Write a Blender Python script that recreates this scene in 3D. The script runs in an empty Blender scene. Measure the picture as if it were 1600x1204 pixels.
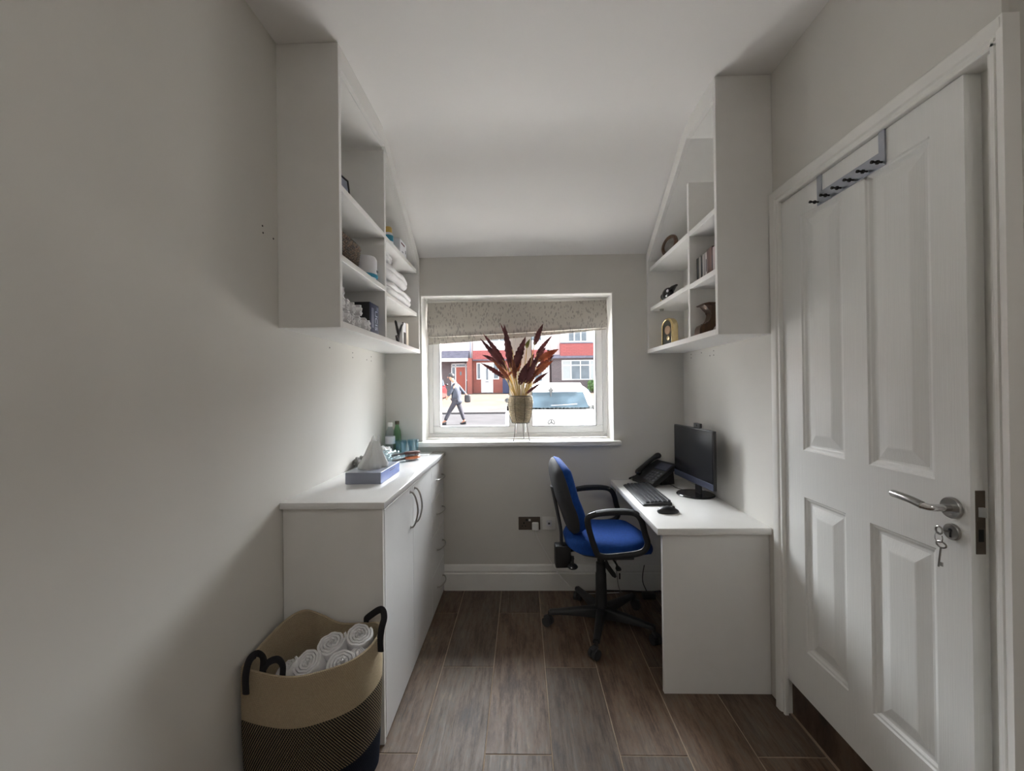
import bpy, bmesh, math, random
from mathutils import Vector, Matrix
random.seed(7)
PI = math.pi
sc = bpy.context.scene
COL = sc.collection

# ------------------------------------------------------------------ camera, sky, sun, lights, exposure
cam_d = bpy.data.cameras.new('camera'); cam = bpy.data.objects.new('camera', cam_d); COL.objects.link(cam)
cam_d.sensor_width = 36.0; cam_d.lens = 36.0*657/1600; cam_d.clip_start = 0.02; cam_d.clip_end = 300
yaw, pitch, roll = math.radians(1.4), math.radians(0.28), 0.0115
fwd = Vector((-math.sin(yaw)*math.cos(pitch), math.cos(yaw)*math.cos(pitch), math.sin(pitch)))
rt = Vector((math.cos(yaw), math.sin(yaw), 0)); up = rt.cross(fwd)
r2 = math.cos(roll)*rt - math.sin(roll)*up; u2 = math.sin(roll)*rt + math.cos(roll)*up
M = Matrix((r2, u2, -fwd)).transposed().to_4x4(); M.translation = (0, 0, 1.36)
cam.matrix_world = M
sc.camera = cam

W = bpy.data.worlds.new('sky'); sc.world = W; W.use_nodes = True
wn = W.node_tree.nodes; wl = W.node_tree.links
wn['Background'].inputs[0].default_value = (0.86, 0.93, 1.0, 1)
wn['Background'].inputs[1].default_value = 2.7

def lamp(name, kind, loc, rot, energy, color=(1, 1, 1), **kw):
    d = bpy.data.lights.new(name, kind); d.energy = energy; d.color = color
    for k, v in kw.items(): setattr(d, k, v)
    o = bpy.data.objects.new(name, d); COL.objects.link(o); o.location = loc; o.rotation_euler = rot
    return o
# sun along the street from the east, a touch behind the houses opposite: it lights the ground, not the room
sun = lamp('sun', 'SUN', (20, 12, 20), (0, 0, 0), 40.0, (1, .94, .89), angle=math.radians(2))
sun.rotation_euler = Vector((-.74, -.10, -.66)).to_track_quat('-Z', 'Y').to_euler()
# added lamp standing in for bright sky, above the window view, brightening the room
def aim(o, target):
    o.rotation_euler = (Vector(target)-o.location).to_track_quat('-Z', 'Y').to_euler()
sky_fill_l = lamp('added_sky_fill', 'AREA', (0.0, 7.0, 4.3), (0, 0, 0), 2500.0, (.95, .97, 1.0), shape='RECTANGLE', size=7.0, size_y=3.8)
aim(sky_fill_l, (0, 2.7, 1.4))
# added soft fill lamp, unseen, high up behind the camera
lamp('added_fill_light', 'AREA', (0.35, -0.6, 2.6), (0, 0, 0), 6.0, (1, .975, .94), shape='DISK', size=0.5)
# daylight portal in the window opening (guides sampling of the sky, gives no light of its own)
po = lamp('window_portal', 'AREA', (-0.035, 3.2, 1.5), (math.radians(90), 0, 0), 1.0, shape='RECTANGLE', size=1.3, size_y=1.0)
po.data.cycles.is_portal = True
po.rotation_euler = (math.radians(-90), 0, 0)

sc.view_settings.view_transform = 'Standard'; sc.view_settings.look = 'None'
sc.view_settings.exposure = 0.5; sc.view_settings.gamma = 1.0; sc.view_settings.use_curve_mapping = False
sc.cycles.max_bounces = 14; sc.cycles.diffuse_bounces = 8; sc.cycles.transparent_max_bounces = 16

# ------------------------------------------------------------------ helpers
def lin(c):
    c = c/255.0
    return c/12.92 if c <= .04045 else ((c+.055)/1.055)**2.4
def rgb(r, g, b): return (lin(r), lin(g), lin(b), 1)

class NT:
    def __init__(s, name):
        s.m = bpy.data.materials.new(name); s.m.use_nodes = True
        s.n = s.m.node_tree.nodes; s.l = s.m.node_tree.links; s.b = s.n['Principled BSDF']
    def node(s, t, **kw):
        n = s.n.new(t)
        for k, v in kw.items(): setattr(n, k, v)
        return n
    def link(s, a, b): s.l.new(a, b)
    def coords(s, scale=(1, 1, 1), kind='Object', rand=False):
        tc = s.node('ShaderNodeTexCoord'); mp = s.node('ShaderNodeMapping')
        mp.inputs['Scale'].default_value = scale
        out = tc.outputs[kind]
        if rand:
            oi = s.node('ShaderNodeObjectInfo'); ad = s.node('ShaderNodeVectorMath', operation='MULTIPLY_ADD')
            cb = s.node('ShaderNodeCombineXYZ')
            for i in range(3): s.link(oi.outputs['Random'], cb.inputs[i])
            s.link(cb.outputs[0], ad.inputs[0]); ad.inputs[1].default_value = (37, 53, 71); s.link(out, ad.inputs[2]); out = ad.outputs[0]
        s.link(out, mp.inputs['Vector']); return mp.outputs[0]
    def noise(s, vec, scale, detail=3, rough=.5):
        n = s.node('ShaderNodeTexNoise'); n.inputs['Scale'].default_value = scale; n.inputs['Detail'].default_value = detail
        n.inputs['Roughness'].default_value = rough; s.link(vec, n.inputs['Vector']); return n.outputs['Fac']
    def ramp(s, fac, stops, interp='LINEAR'):
        r = s.node('ShaderNodeValToRGB'); r.color_ramp.interpolation = interp
        e = r.color_ramp.elements
        while len(e) < len(stops): e.new(.5)
        for i, (p, c) in enumerate(stops): e[i].position = p; e[i].color = c
        s.link(fac, r.inputs[0]); return r.outputs[0]
    def mix(s, fac, a, b, mode='MIX'):
        m = s.node('ShaderNodeMix', data_type='RGBA', blend_type=mode)
        for sock, v in ((m.inputs[0], fac), (m.inputs[6], a), (m.inputs[7], b)):
            if hasattr(v, 'is_linked'): s.link(v, sock)
            else: sock.default_value = v
        return m.outputs[2]
    def math(s, op, a, b=0.0):
        m = s.node('ShaderNodeMath', operation=op)
        for sock, v in ((m.inputs[0], a), (m.inputs[1], b)):
            if hasattr(v, 'is_linked'): s.link(v, sock)
            else: sock.default_value = v
        return m.outputs[0]
    def bump(s, h, strength=.3, dist=.002):
        b = s.node('ShaderNodeBump'); b.inputs['Strength'].default_value = strength; b.inputs['Distance'].default_value = dist
        s.link(h, b.inputs['Height']); s.link(b.outputs[0], s.b.inputs['Normal'])

def mat(name, c, rough=.5, metal=0, var=.06, vs=12, bump=0, bs=200, spec=.5, stretch=(1, 1, 1), coat=0):
    t = NT(name); b = t.b
    b.inputs['Roughness'].default_value = rough; b.inputs['Metallic'].default_value = metal
    b.inputs['Specular IOR Level'].default_value = spec; b.inputs['Coat Weight'].default_value = coat
    v = t.coords(stretch)
    f = t.noise(v, vs)
    d = tuple(x*(1-var) for x in c[:3])+(1,); h = tuple(min(1, x*(1+var)) for x in c[:3])+(1,)
    t.link(t.ramp(f, [(.3, d), (.7, h)]), b.inputs['Base Color'])
    if bump: t.bump(t.noise(v, bs, 2), bump)
    return t.m

MT = {}
MT['wall'] = mat('greige_wall_paint', (.648, .630, .592, 1), .75, var=.02, vs=3, bump=.06, bs=350, spec=.3)
MT['ceiling'] = mat('white_ceiling_paint', (.82, .803, .79, 1), .85, var=.01, vs=2, spec=.2)
MT['gloss'] = mat('white_gloss_paint', (.80, .79, .76, 1), .32, var=.02, bump=.03, bs=60)
MT['upvc'] = mat('white_plastic_frame', (.82, .82, .82, 1), .25, var=.01)
MT['plaster'] = mat('white_reveal_paint', (.84, .83, .80, 1), .6, var=.01)
MT['unit'] = mat('white_board', (.78, .77, .75, 1), .38, var=.015)
MT['unit_gloss'] = mat('white_gloss_board', (.80, .80, .80, 1), .22, var=.01)
MT['worktop'] = mat('white_worktop', (.82, .82, .82, 1), .10, var=.01, coat=.3)
MT['steel'] = mat('brushed_steel', (.40, .39, .37, 1), .28, 1, var=.05)
MT['rack'] = mat('satin_steel_strip', (.40, .42, .47, 1), .34, 1, var=.04)
MT['chrome'] = mat('chrome', (.72, .72, .72, 1), .12, 1, var=.02)
MT['darksteel'] = mat('dark_bronze_plate', rgb(98, 88, 78), .4, .45, var=.05)
MT['black'] = mat('black_plastic', (.018, .018, .019, 1), .45, var=.1, bump=.1, bs=500)
MT['blackgloss'] = mat('black_gloss_plastic', (.012, .012, .014, 1), .18, var=.05)
MT['keycap'] = mat('charcoal_keycap', (.045, .046, .052, 1), .45, var=.25, vs=160)
MT['screen'] = mat('dark_screen_glass', (.010, .011, .014, 1), .22, var=.02)
MT['chin'] = mat('slate_grey_plastic', rgb(70, 74, 92), .35, .3, var=.03)
MT['rubber'] = mat('dark_grey_rubber', (.03, .03, .032, 1), .7, var=.1)
MT['blue'] = mat('blue_upholstery', (.010, .055, .25, 1), .85, var=.12, vs=60, bump=.4, bs=900, spec=.2)
MT['towel'] = mat('white_towelling', (.80, .79, .80, 1), .95, var=.05, vs=60, bump=.9, bs=420, spec=.1)
MT['white_plastic'] = mat('white_plastic', (.78, .77, .74, 1), .4, var=.02)
MT['paper'] = mat('white_paper', (.84, .84, .83, 1), .8, var=.02, spec=.2)
def thin_mat(name, c, k):
    t = NT(name); t.b.inputs['Base Color'].default_value = c; t.b.inputs['Roughness'].default_value = .9
    tl = t.node('ShaderNodeBsdfTranslucent'); tl.inputs[0].default_value = c; mx = t.node('ShaderNodeMixShader'); mx.inputs[0].default_value = k
    t.link(t.b.outputs[0], mx.inputs[1]); t.link(tl.outputs[0], mx.inputs[2]); t.link(mx.outputs[0], t.n['Material Output'].inputs['Surface']); return t.m
MT['tissue'] = thin_mat('thin_white_tissue', (.88, .88, .87, 1), .45)
MT['strap'] = mat('black_cotton_strap', (.012, .011, .014, 1), .9, var=.2, vs=150, bump=.5, bs=600)
MT['navybox'] = mat('navy_card', (.022, .032, .085, 1), .45, var=.1)
MT['print'] = mat('pale_print', (.55, .60, .75, 1), .6, var=.05)
MT['copper'] = mat('dull_copper', (.45, .30, .20, 1), .35, .6, var=.05)
MT['brass'] = mat('polished_brass', (.76, .61, .34, 1), .22, 1, var=.05)
MT['darkface'] = mat('dark_olive_dial', rgb(62, 62, 52), .35, var=.15)
MT['brownwood'] = mat('dark_varnished_wood', (.070, .032, .013, 1), .35, var=.45, vs=14, stretch=(6, 6, 1), bump=.1, bs=60)
MT['holes'] = mat('screw_hole_dark', (.03, .028, .025, 1), .9)
MT['greycard'] = mat('grey_blue_card', rgb(150, 156, 172), .35, var=.06, vs=8)
MT['bluecard'] = mat('blue_print_card', rgb(120, 140, 200), .4, var=.1)
MT['greycloth'] = mat('grey_cloth', rgb(128, 126, 122), .9, var=.2, vs=40, bump=.5)
MT['orange'] = mat('orange_brown_lacquer', rgb(170, 96, 56), .3, var=.1)
MT['bristle'] = mat('brown_bristle', rgb(70, 40, 34), .6, var=.3, vs=80)
MT['teal'] = mat('teal_plastic', rgb(60, 150, 180), .35, var=.05)
MT['yellow'] = mat('yellow_plastic', rgb(214, 178, 90), .35, var=.05)
MT['label'] = mat('pale_label', rgb(226, 226, 230), .6, var=.03)
MT['ink'] = mat('dark_red_ink', rgb(110, 50, 60), .6)
MT['greyink'] = mat('grey_ink', rgb(90, 92, 100), .6)
MT['cream'] = mat('cream_cover', rgb(226, 216, 200), .6, var=.03)
MT['darkprint'] = mat('dark_brown_print', rgb(70, 62, 52), .6, var=.3, vs=60)
MT['wire'] = mat('black_wire', (.02, .018, .016, 1), .4, .6)
MT['cord'] = mat('white_cord', (.75, .74, .72, 1), .5)
MT['hole_black'] = mat('matt_black', (.008, .008, .008, 1), .8)
# street
MT['asphalt'] = mat('grey_asphalt', (.058, .057, .061, 1), .9, spec=.03, var=.12, vs=1.5)
MT['pave'] = mat('pale_concrete_paving', (.078, .074, .074, 1), .9, spec=.03, var=.1, vs=1)
MT['forecourt'] = mat('pale_forecourt_slabs', (.60, .58, .56, 1), .9, var=.08, vs=1)
MT['kerb'] = mat('dark_kerb_stone', (.10, .09, .09, 1), .9)
MT['drive'] = mat('pinkish_block_paving', (.100, .080, .069, 1), .9, spec=.03, var=.12, vs=1.2)
MT['render'] = mat('white_render', (.74, .70, .69, 1), .9, var=.03, vs=1)
MT['pinkrender'] = mat('pale_pink_render', (.62, .50, .49, 1), .9, var=.04, vs=1)
MT['slate'] = mat('grey_slate_tiles', rgb(104, 102, 116), .7, var=.2, vs=4)
MT['carwhite'] = mat('white_car_paint', (.80, .80, .80, 1), .25, var=.01, coat=.6)
MT['carred'] = mat('red_car_paint', (.42, .02, .025, 1), .3, var=.04, coat=.5)
MT['tyre'] = mat('black_tyre', (.02, .02, .02, 1), .8)
MT['reddoor'] = mat('terracotta_red_door', (.36, .085, .055, 1), .5, var=.05)
MT['pvc'] = mat('white_door_panel', (.74, .74, .74, 1), .4, var=.01)
MT['roof'] = mat('brown_roof_tiles', rgb(110, 66, 54), .8, var=.25, vs=5)
MT['bush'] = mat('green_shrub_leaf', rgb(96, 128, 74), .7, var=.4, vs=30)
MT['skin'] = mat('warm_skin', rgb(150, 104, 84), .6, var=.05)
MT['jacket'] = mat('dark_slate_jacket', rgb(44, 48, 60), .8, var=.2, vs=14)
MT['trousers'] = mat('charcoal_trousers', rgb(40, 39, 48), .85, var=.15, vs=14)
MT['sleeve'] = mat('white_shirt', rgb(220, 216, 216), .8)
MT['hair'] = mat('black_hair', rgb(26, 24, 28), .6)

def grain_mat(name, c, rough, stretch, scale, strength):
    t = NT(name); t.b.inputs['Base Color'].default_value = c; t.b.inputs['Roughness'].default_value = rough
    v = t.coords(stretch); f = t.noise(v, scale, 4, .6)
    t.link(t.ramp(f, [(.3, tuple(x*.97 for x in c[:3])+(1,)), (.7, c)]), t.b.inputs['Base Color'])
    t.bump(f, strength, .0015); return t.m
MT['door'] = grain_mat('white_grained_door_paint', (.78, .78, .76, 1), .38, (60, 60, 1.6), 4, .35)

def tile_mat():
    t = NT('wood_effect_floor_tile')
    v = t.coords((1, 1, 1), rand=True)
    def st(sx, sy, sz):
        m = t.node('ShaderNodeMapping'); m.inputs['Scale'].default_value = (sx, sy, sz); t.link(v, m.inputs['Vector']); return m.outputs[0]
    broad = t.noise(st(8, 2.0, 1), 1.4, 7, .74)
    grain = t.noise(st(55, 4.2, 1), 1.5, 6, .7)
    wav = t.node('ShaderNodeTexWave', wave_type='BANDS', bands_direction='X'); wav.inputs['Scale'].default_value = 9
    wav.inputs['Distortion'].default_value = 9; wav.inputs['Detail'].default_value = 3; wav.inputs['Detail Scale'].default_value = .8
    t.link(st(1, .22, 1), wav.inputs['Vector'])
    oi = t.node('ShaderNodeObjectInfo')
    base = t.ramp(broad, [(.30, rgb(50, 40, 36)), (.42, rgb(86, 70, 57)), (.50, rgb(108, 90, 74)), (.58, rgb(106, 96, 86)), (.70, rgb(142, 120, 98))])
    tint = t.ramp(oi.outputs['Random'], [(0, (.70, .69, .69, 1)), (.35, (.90, .84, .78, 1)), (.6, (.98, .86, .76, 1)), (1, (.82, .79, .76, 1))])
    c = t.mix(1.0, base, tint, 'MULTIPLY')
    g = t.ramp(grain, [(.3, (.45, .43, .42, 1)), (.55, (1, 1, 1, 1)), (.8, (1.18, 1.16, 1.14, 1))])
    c = t.mix(.6, c, g, 'MULTIPLY')
    crk = t.ramp(t.noise(st(34, 2.4, 1), 1.7, 5, .7), [(.33, (.38, .35, .33, 1)), (.42, (1, 1, 1, 1))])
    c = t.mix(.8, c, crk, 'MULTIPLY')
    w = t.ramp(wav.outputs['Fac'], [(0, (.62, .58, .55, 1)), (.3, (1, 1, 1, 1))])
    c = t.mix(.25, c, w, 'MULTIPLY')
    t.link(c, t.b.inputs['Base Color'])
    t.link(t.ramp(grain, [(.3, (.62, .62, .62, 1)), (.7, (.44, .44, .44, 1))]), t.b.inputs['Roughness'])
    t.bump(t.math('ADD', grain, t.math('MULTIPLY', wav.outputs['Fac'], .3)), .45, .0018)
    return t.m
MT['tile'] = tile_mat()
MT['grout'] = mat('sandy_grout', rgb(158, 140, 122), .9, var=.1, vs=30)

def brick_mat(name, c1, c2, mortar, scale=1.0):
    t = NT(name); v = t.coords((1, 1, 1))
    sw = t.node('ShaderNodeSeparateXYZ'); t.link(v, sw.inputs[0]); cb = t.node('ShaderNodeCombineXYZ')
    t.link(sw.outputs[0], cb.inputs[0]); t.link(sw.outputs[2], cb.inputs[1])
    b = t.node('ShaderNodeTexBrick'); t.link(cb.outputs[0], b.inputs['Vector'])
    b.inputs['Scale'].default_value = 1; b.inputs['Brick Width'].default_value = .225*scale; b.inputs['Row Height'].default_value = .075*scale
    b.inputs['Mortar Size'].default_value = .008*scale
    b.inputs['Color1'].default_value = c1; b.inputs['Color2'].default_value = c2; b.inputs['Mortar'].default_value = mortar
    t.link(b.outputs['Color'], t.b.inputs['Base Color']); t.b.inputs['Roughness'].default_value = .9
    return t.m
MT['brick'] = brick_mat('red_brick', (.30, .085, .065, 1), (.25, .075, .06, 1), (.32, .16, .13, 1))
MT['darkbrick'] = brick_mat('grey_brown_brick', (.13, .10, .105, 1), (.10, .08, .085, 1), (.22, .19, .19, 1))
MT['redtile'] = brick_mat('red_hung_tiles', (.36, .095, .09, 1), (.31, .085, .08, 1), (.22, .06, .06, 1), 1.6)

def glass_mat(name, tint=(1, 1, 1, 1), gloss=.06, rough=.0):
    t = NT(name); n, l = t.n, t.l
    tr = t.node('ShaderNodeBsdfTransparent'); tr.inputs[0].default_value = tint
    gl = t.node('ShaderNodeBsdfGlossy'); gl.inputs['Roughness'].default_value = rough
    lw = t.node('ShaderNodeLayerWeight'); lw.inputs[0].default_value = .15
    mx = t.node('ShaderNodeMixShader')
    f = t.math('ADD', t.math('MULTIPLY', lw.outputs['Facing'], .35), gloss)
    l.new(f, mx.inputs[0]); l.new(tr.outputs[0], mx.inputs[1]); l.new(gl.outputs[0], mx.inputs[2])
    l.new(mx.outputs[0], n['Material Output'].inputs['Surface']); return t.m
MT['pane'] = glass_mat('window_glass', (.97, .98, .98, 1), .02)
MT['tumbler'] = glass_mat('pale_blue_glass', (.84, .94, .98, 1), .05)
MT['clearplastic'] = glass_mat('clear_plastic', (.86, .90, .93, 1), .06)
MT['greenglass'] = glass_mat('green_glass', (.55, .74, .55, 1), .06)
MT['wrap'] = glass_mat('crumpled_clear_wrap', (.80, .88, .90, 1), .16, .12)
MT['carglass'] = mat('car_glass', (.050, .072, .090, 1), .2, var=.45, vs=1.6, spec=.15)
MT['houseglass'] = mat('house_window_glass', (.10, .12, .14, 1), .08, var=.3, vs=1.5, spec=.8)
MT['curtain'] = mat('pale_net_curtain', (.40, .42, .42, 1), .9, var=.08, vs=9, stretch=(6, 6, .3))

def seagrass_mat():
    t = NT('brown_seagrass_weave'); v = t.coords((1, 1, 1))
    vo = t.node('ShaderNodeTexVoronoi'); vo.inputs['Scale'].default_value = 75; t.link(v, vo.inputs['Vector'])
    f = t.noise(v, 40, 3)
    c = t.ramp(vo.outputs['Distance'], [(.1, rgb(150, 120, 86)), (.4, rgb(84, 62, 40)), (.75, rgb(14, 9, 6))])
    t.link(t.mix(.4, c, t.ramp(f, [(.3, rgb(44, 32, 20)), (.7, rgb(96, 76, 52))])), t.b.inputs['Base Color'])
    t.b.inputs['Roughness'].default_value = .8; t.bump(vo.outputs['Distance'], 1, .004); return t.m
MT['seagrass'] = seagrass_mat()

def rope_mat(name, a, b, freq, thr):
    t = NT(name); v = t.coords((1, 1, 1))
    at = t.node('ShaderNodeAttribute', attribute_name='ropeuv')
    sp = t.node('ShaderNodeSeparateXYZ'); t.link(at.outputs['Vector'], sp.inputs[0])
    ph = t.math('ADD', t.math('MULTIPLY', sp.outputs[0], freq), t.math('MULTIPLY', sp.outputs[1], .55))
    fr = t.math('FRACT', ph)
    nz = t.noise(v, 160, 2)
    k = t.math('GREATER_THAN', fr, thr)
    c = t.mix(k, a, b)
    dk = tuple(x*.75 for x in a[:3])+(1,)
    t.link(t.mix(.35, c, t.mix(1.0, c, t.ramp(nz, [(.3, (.6, .6, .6, 1)), (.7, (1, 1, 1, 1))]), 'MULTIPLY')), t.b.inputs['Base Color'])
    t.b.inputs['Roughness'].default_value = .9; t.b.inputs['Specular IOR Level'].default_value = .15
    t.bump(t.math('SINE', t.math('MULTIPLY', ph, 2*PI)), .35, .002)
    return t.m
MT['rope_cream'] = rope_mat('cream_cotton_rope', (.45, .365, .25, 1), (.40, .32, .215, 1), 170, .6)
MT['rope_mixed'] = rope_mat('black_and_cream_twisted_rope', (.018, .016, .018, 1), (.32, .25, .15, 1), 120, .66)
MT['rope_navy'] = rope_mat('navy_black_cotton_rope', (.010, .012, .020, 1), (.014, .016, .026, 1), 170, .6)

def blind_mat():
    t = NT('beige_fabric_with_sprig_print'); v = t.coords((1, 0, 1))
    wn_ = t.node('ShaderNodeTexNoise'); wn_.inputs['Scale'].default_value = 9; t.link(v, wn_.inputs['Vector'])
    wv = t.node('ShaderNodeVectorMath', operation='MULTIPLY_ADD'); t.link(wn_.outputs['Color'], wv.inputs[0]); wv.inputs[1].default_value = (.05, .05, .05); t.link(v, wv.inputs[2])
    # leaves: small slanted blots gathered in clumps
    mp = t.node('ShaderNodeMapping'); mp.inputs['Rotation'].default_value = (0, .6, 0); mp.inputs['Scale'].default_value = (1.1, 1, .42); t.link(wv.outputs[0], mp.inputs['Vector'])
    mq = t.node('ShaderNodeMapping'); mq.inputs['Rotation'].default_value = (0, -.7, 0); mq.inputs['Scale'].default_value = (1.1, 1, .40); t.link(wv.outputs[0], mq.inputs['Vector'])
    def blots(vec, sc_, thr):
        vo = t.node('ShaderNodeTexVoronoi'); vo.inputs['Scale'].default_value = sc_; t.link(vec, vo.inputs['Vector'])
        return t.math('LESS_THAN', vo.outputs['Distance'], thr)
    clump = t.ramp(t.noise(v, 16, 2), [(.42, (0, 0, 0, 1)), (.48, (1, 1, 1, 1))])
    clump2 = t.ramp(t.noise(v, 21, 2), [(.46, (1, 1, 1, 1)), (.52, (0, 0, 0, 1))])
    l1 = t.math('MULTIPLY', blots(mp.outputs[0], 62, .33), clump)
    l2 = t.math('MULTIPLY', blots(mq.outputs[0], 58, .31), clump2)
    vo = t.node('ShaderNodeTexVoronoi', feature='DISTANCE_TO_EDGE'); vo.inputs['Scale'].default_value = 15; t.link(wv.outputs[0], vo.inputs['Vector'])
    sp_ = t.node('ShaderNodeSeparateXYZ'); t.link(wv.outputs[0], sp_.inputs[0])
    cell = t.math('ABSOLUTE', t.math('SUBTRACT', t.math('FRACT', t.math('ADD', t.math('MULTIPLY', sp_.outputs[0], 17.0), t.math('MULTIPLY', sp_.outputs[2], 5.0))), .5))
    stem = t.math('MULTIPLY', t.math('MULTIPLY', t.math('LESS_THAN', cell, .022), t.math('GREATER_THAN', t.noise(v, 19, 1), .53)), .8)
    k = t.math('MINIMUM', t.math('ADD', t.math('ADD', l1, l2), stem), 1)
    weave = t.noise(v, 500, 2)
    basec = t.ramp(weave, [(.3, (.50, .47, .42, 1)), (.7, (.60, .57, .52, 1))])
    c = t.mix(t.math('MULTIPLY', k, .46), basec, rgb(112, 106, 106))
    out = t.n['Material Output']; t.link(c, t.b.inputs['Base Color']); t.b.inputs['Roughness'].default_value = .95
    tl = t.node('ShaderNodeBsdfTranslucent'); t.link(c, tl.inputs[0]); mx = t.node('ShaderNodeMixShader'); mx.inputs[0].default_value = .12
    t.link(t.b.outputs[0], mx.inputs[1]); t.link(tl.outputs[0], mx.inputs[2]); t.link(mx.outputs[0], out.inputs['Surface'])
    return t.m
MT['blind'] = blind_mat()

def leaf_mat(name, c1, c2):
    t = NT(name); v = t.coords((1, 1, 1), rand=True)
    c = t.ramp(t.noise(v, 14, 3), [(.3, c1), (.7, c2)])
    t.link(c, t.b.inputs['Base Color']); t.b.inputs['Roughness'].default_value = .5
    tl = t.node('ShaderNodeBsdfTranslucent'); t.link(c, tl.inputs[0]); mx = t.node('ShaderNodeMixShader'); mx.inputs[0].default_value = .32
    t.link(t.b.outputs[0], mx.inputs[1]); t.link(tl.outputs[0], mx.inputs[2]); t.link(mx.outputs[0], t.n['Material Output'].inputs['Surface'])
    return t.m
MT['leaf'] = leaf_mat('burgundy_leaf', rgb(80, 42, 48), rgb(134, 82, 82))
MT['leafgreen'] = leaf_mat('dark_green_leaf', rgb(72, 84, 40), rgb(128, 128, 58))
MT['leafbrown'] = leaf_mat('rust_brown_leaf', rgb(130, 76, 58), rgb(176, 116, 84))
MT['stem'] = leaf_mat('straw_stem', rgb(206, 170, 96), rgb(200, 196, 150))
MT['potrope'] = mat('natural_woven_cord', (.46, .38, .27, 1), .9, var=.25, vs=120, bump=.5)

ORG = {}
def empty(name, loc, rz=0, local=False):
    o = bpy.data.objects.new(name, None); COL.objects.link(o); o.location = loc; o.rotation_euler = (0, 0, rz)
    o.empty_display_size = .05
    ORG[o.name] = Vector((0, 0, 0)) if local else Vector(loc)
    return o
def tag(o, label=None, cat=None, group=None, kind=None):
    if label: o['label'] = label
    if cat: o['category'] = cat
    if group: o['group'] = group
    if kind: o['kind'] = kind
    return o
def thing(name, label, cat, loc, rz=0, group=None, local=False):
    return tag(empty(name, loc, rz, local), label, cat, group)
def obj(name, bm, m, parent=None, smooth=True, ang=35, origin=None):
    bmesh.ops.recalc_face_normals(bm, faces=bm.faces[:])
    if parent is not None: off = ORG[parent.name]
    elif origin is not None: off = Vector(origin)
    else:
        xs = [v.co for v in bm.verts]
        off = Vector(((min(c.x for c in xs)+max(c.x for c in xs))/2, (min(c.y for c in xs)+max(c.y for c in xs))/2, min(c.z for c in xs)))
    bmesh.ops.translate(bm, verts=bm.verts[:], vec=-off)
    me = bpy.data.meshes.new(name); bm.to_mesh(me); bm.free()
    if smooth:
        me.shade_smooth(); me.set_sharp_from_angle(angle=math.radians(ang))
    ms = m if isinstance(m, (list, tuple)) else [m]
    for x in ms: me.materials.append(MT[x] if isinstance(x, str) else x)
    o = bpy.data.objects.new(name, me); COL.objects.link(o)
    if parent is not None: o.parent = parent
    else: o.location = off
    ORG[o.name] = off
    return o
def struct(name, bm, m, **k):
    o = obj(name, bm, m, **k); o['kind'] = 'structure'; return o
def copy_tree(o, parent=None, shift=(0, 0, 0)):
    c = o.copy(); COL.objects.link(c)
    if parent is not None: c.parent = parent
    c.location = o.location + Vector(shift)
    ORG[c.name] = ORG[o.name]
    for ch in list(o.children): copy_tree(ch, c)
    return c
B = bmesh.new
def bx(bm, x0, x1, y0, y1, z0, z1, bev=0, seg=1):
    vs = [bm.verts.new((x, y, z)) for x in (x0, x1) for y in (y0, y1) for z in (z0, z1)]
    fs = [bm.faces.new([vs[i] for i in f]) for f in ((0, 1, 3, 2), (4, 6, 7, 5), (0, 4, 5, 1), (2, 3, 7, 6), (0, 2, 6, 4), (1, 5, 7, 3))]
    if bev:
        es = list({e for f in fs for e in f.edges})
        bmesh.ops.bevel(bm, geom=es, offset=bev, segments=seg, profile=.5, affect='EDGES')
    return bm
def prism(bm, pts, axis, a0, a1, bev=0, seg=2):
    """polygon pts in the plane across axis ('x': (y,z), 'y': (x,z), 'z': (x,y)) pushed from a0 to a1"""
    def P(p, a): return {'x': (a, p[0], p[1]), 'y': (p[0], a, p[1]), 'z': (p[0], p[1], a)}[axis]
    A = [bm.verts.new(P(p, a0)) for p in pts]; Bv = [bm.verts.new(P(p, a1)) for p in pts]
    f = [bm.faces.new(A), bm.faces.new(Bv[::-1])]; n = len(pts)
    for i in range(n): f.append(bm.faces.new((A[i], Bv[i], Bv[(i+1) % n], A[(i+1) % n])))
    if bev:
        es = list(set(f[0].edges) | set(f[1].edges))
        bmesh.ops.bevel(bm, geom=es, offset=bev, segments=seg, profile=.5, affect='EDGES')
    return bm
def smoothpath(pts, n=6, closed=False):
    P = [Vector(p) for p in pts]; out = []; m = len(P)
    rng = range(m if closed else m-1)
    for i in rng:
        p0 = P[(i-1) % m] if closed or i > 0 else P[i]*2-P[i+1]
        p1 = P[i]; p2 = P[(i+1) % m]
        p3 = P[(i+2) % m] if closed or i+2 < m else p2*2-p1
        for k in range(n):
            t = k/n
            out.append(.5*((2*p1)+(-p0+p2)*t+(2*p0-5*p1+4*p2-p3)*t*t+(-p0+3*p1-3*p2+p3)*t**3))
    if not closed: out.append(P[-1])
    return out
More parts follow.
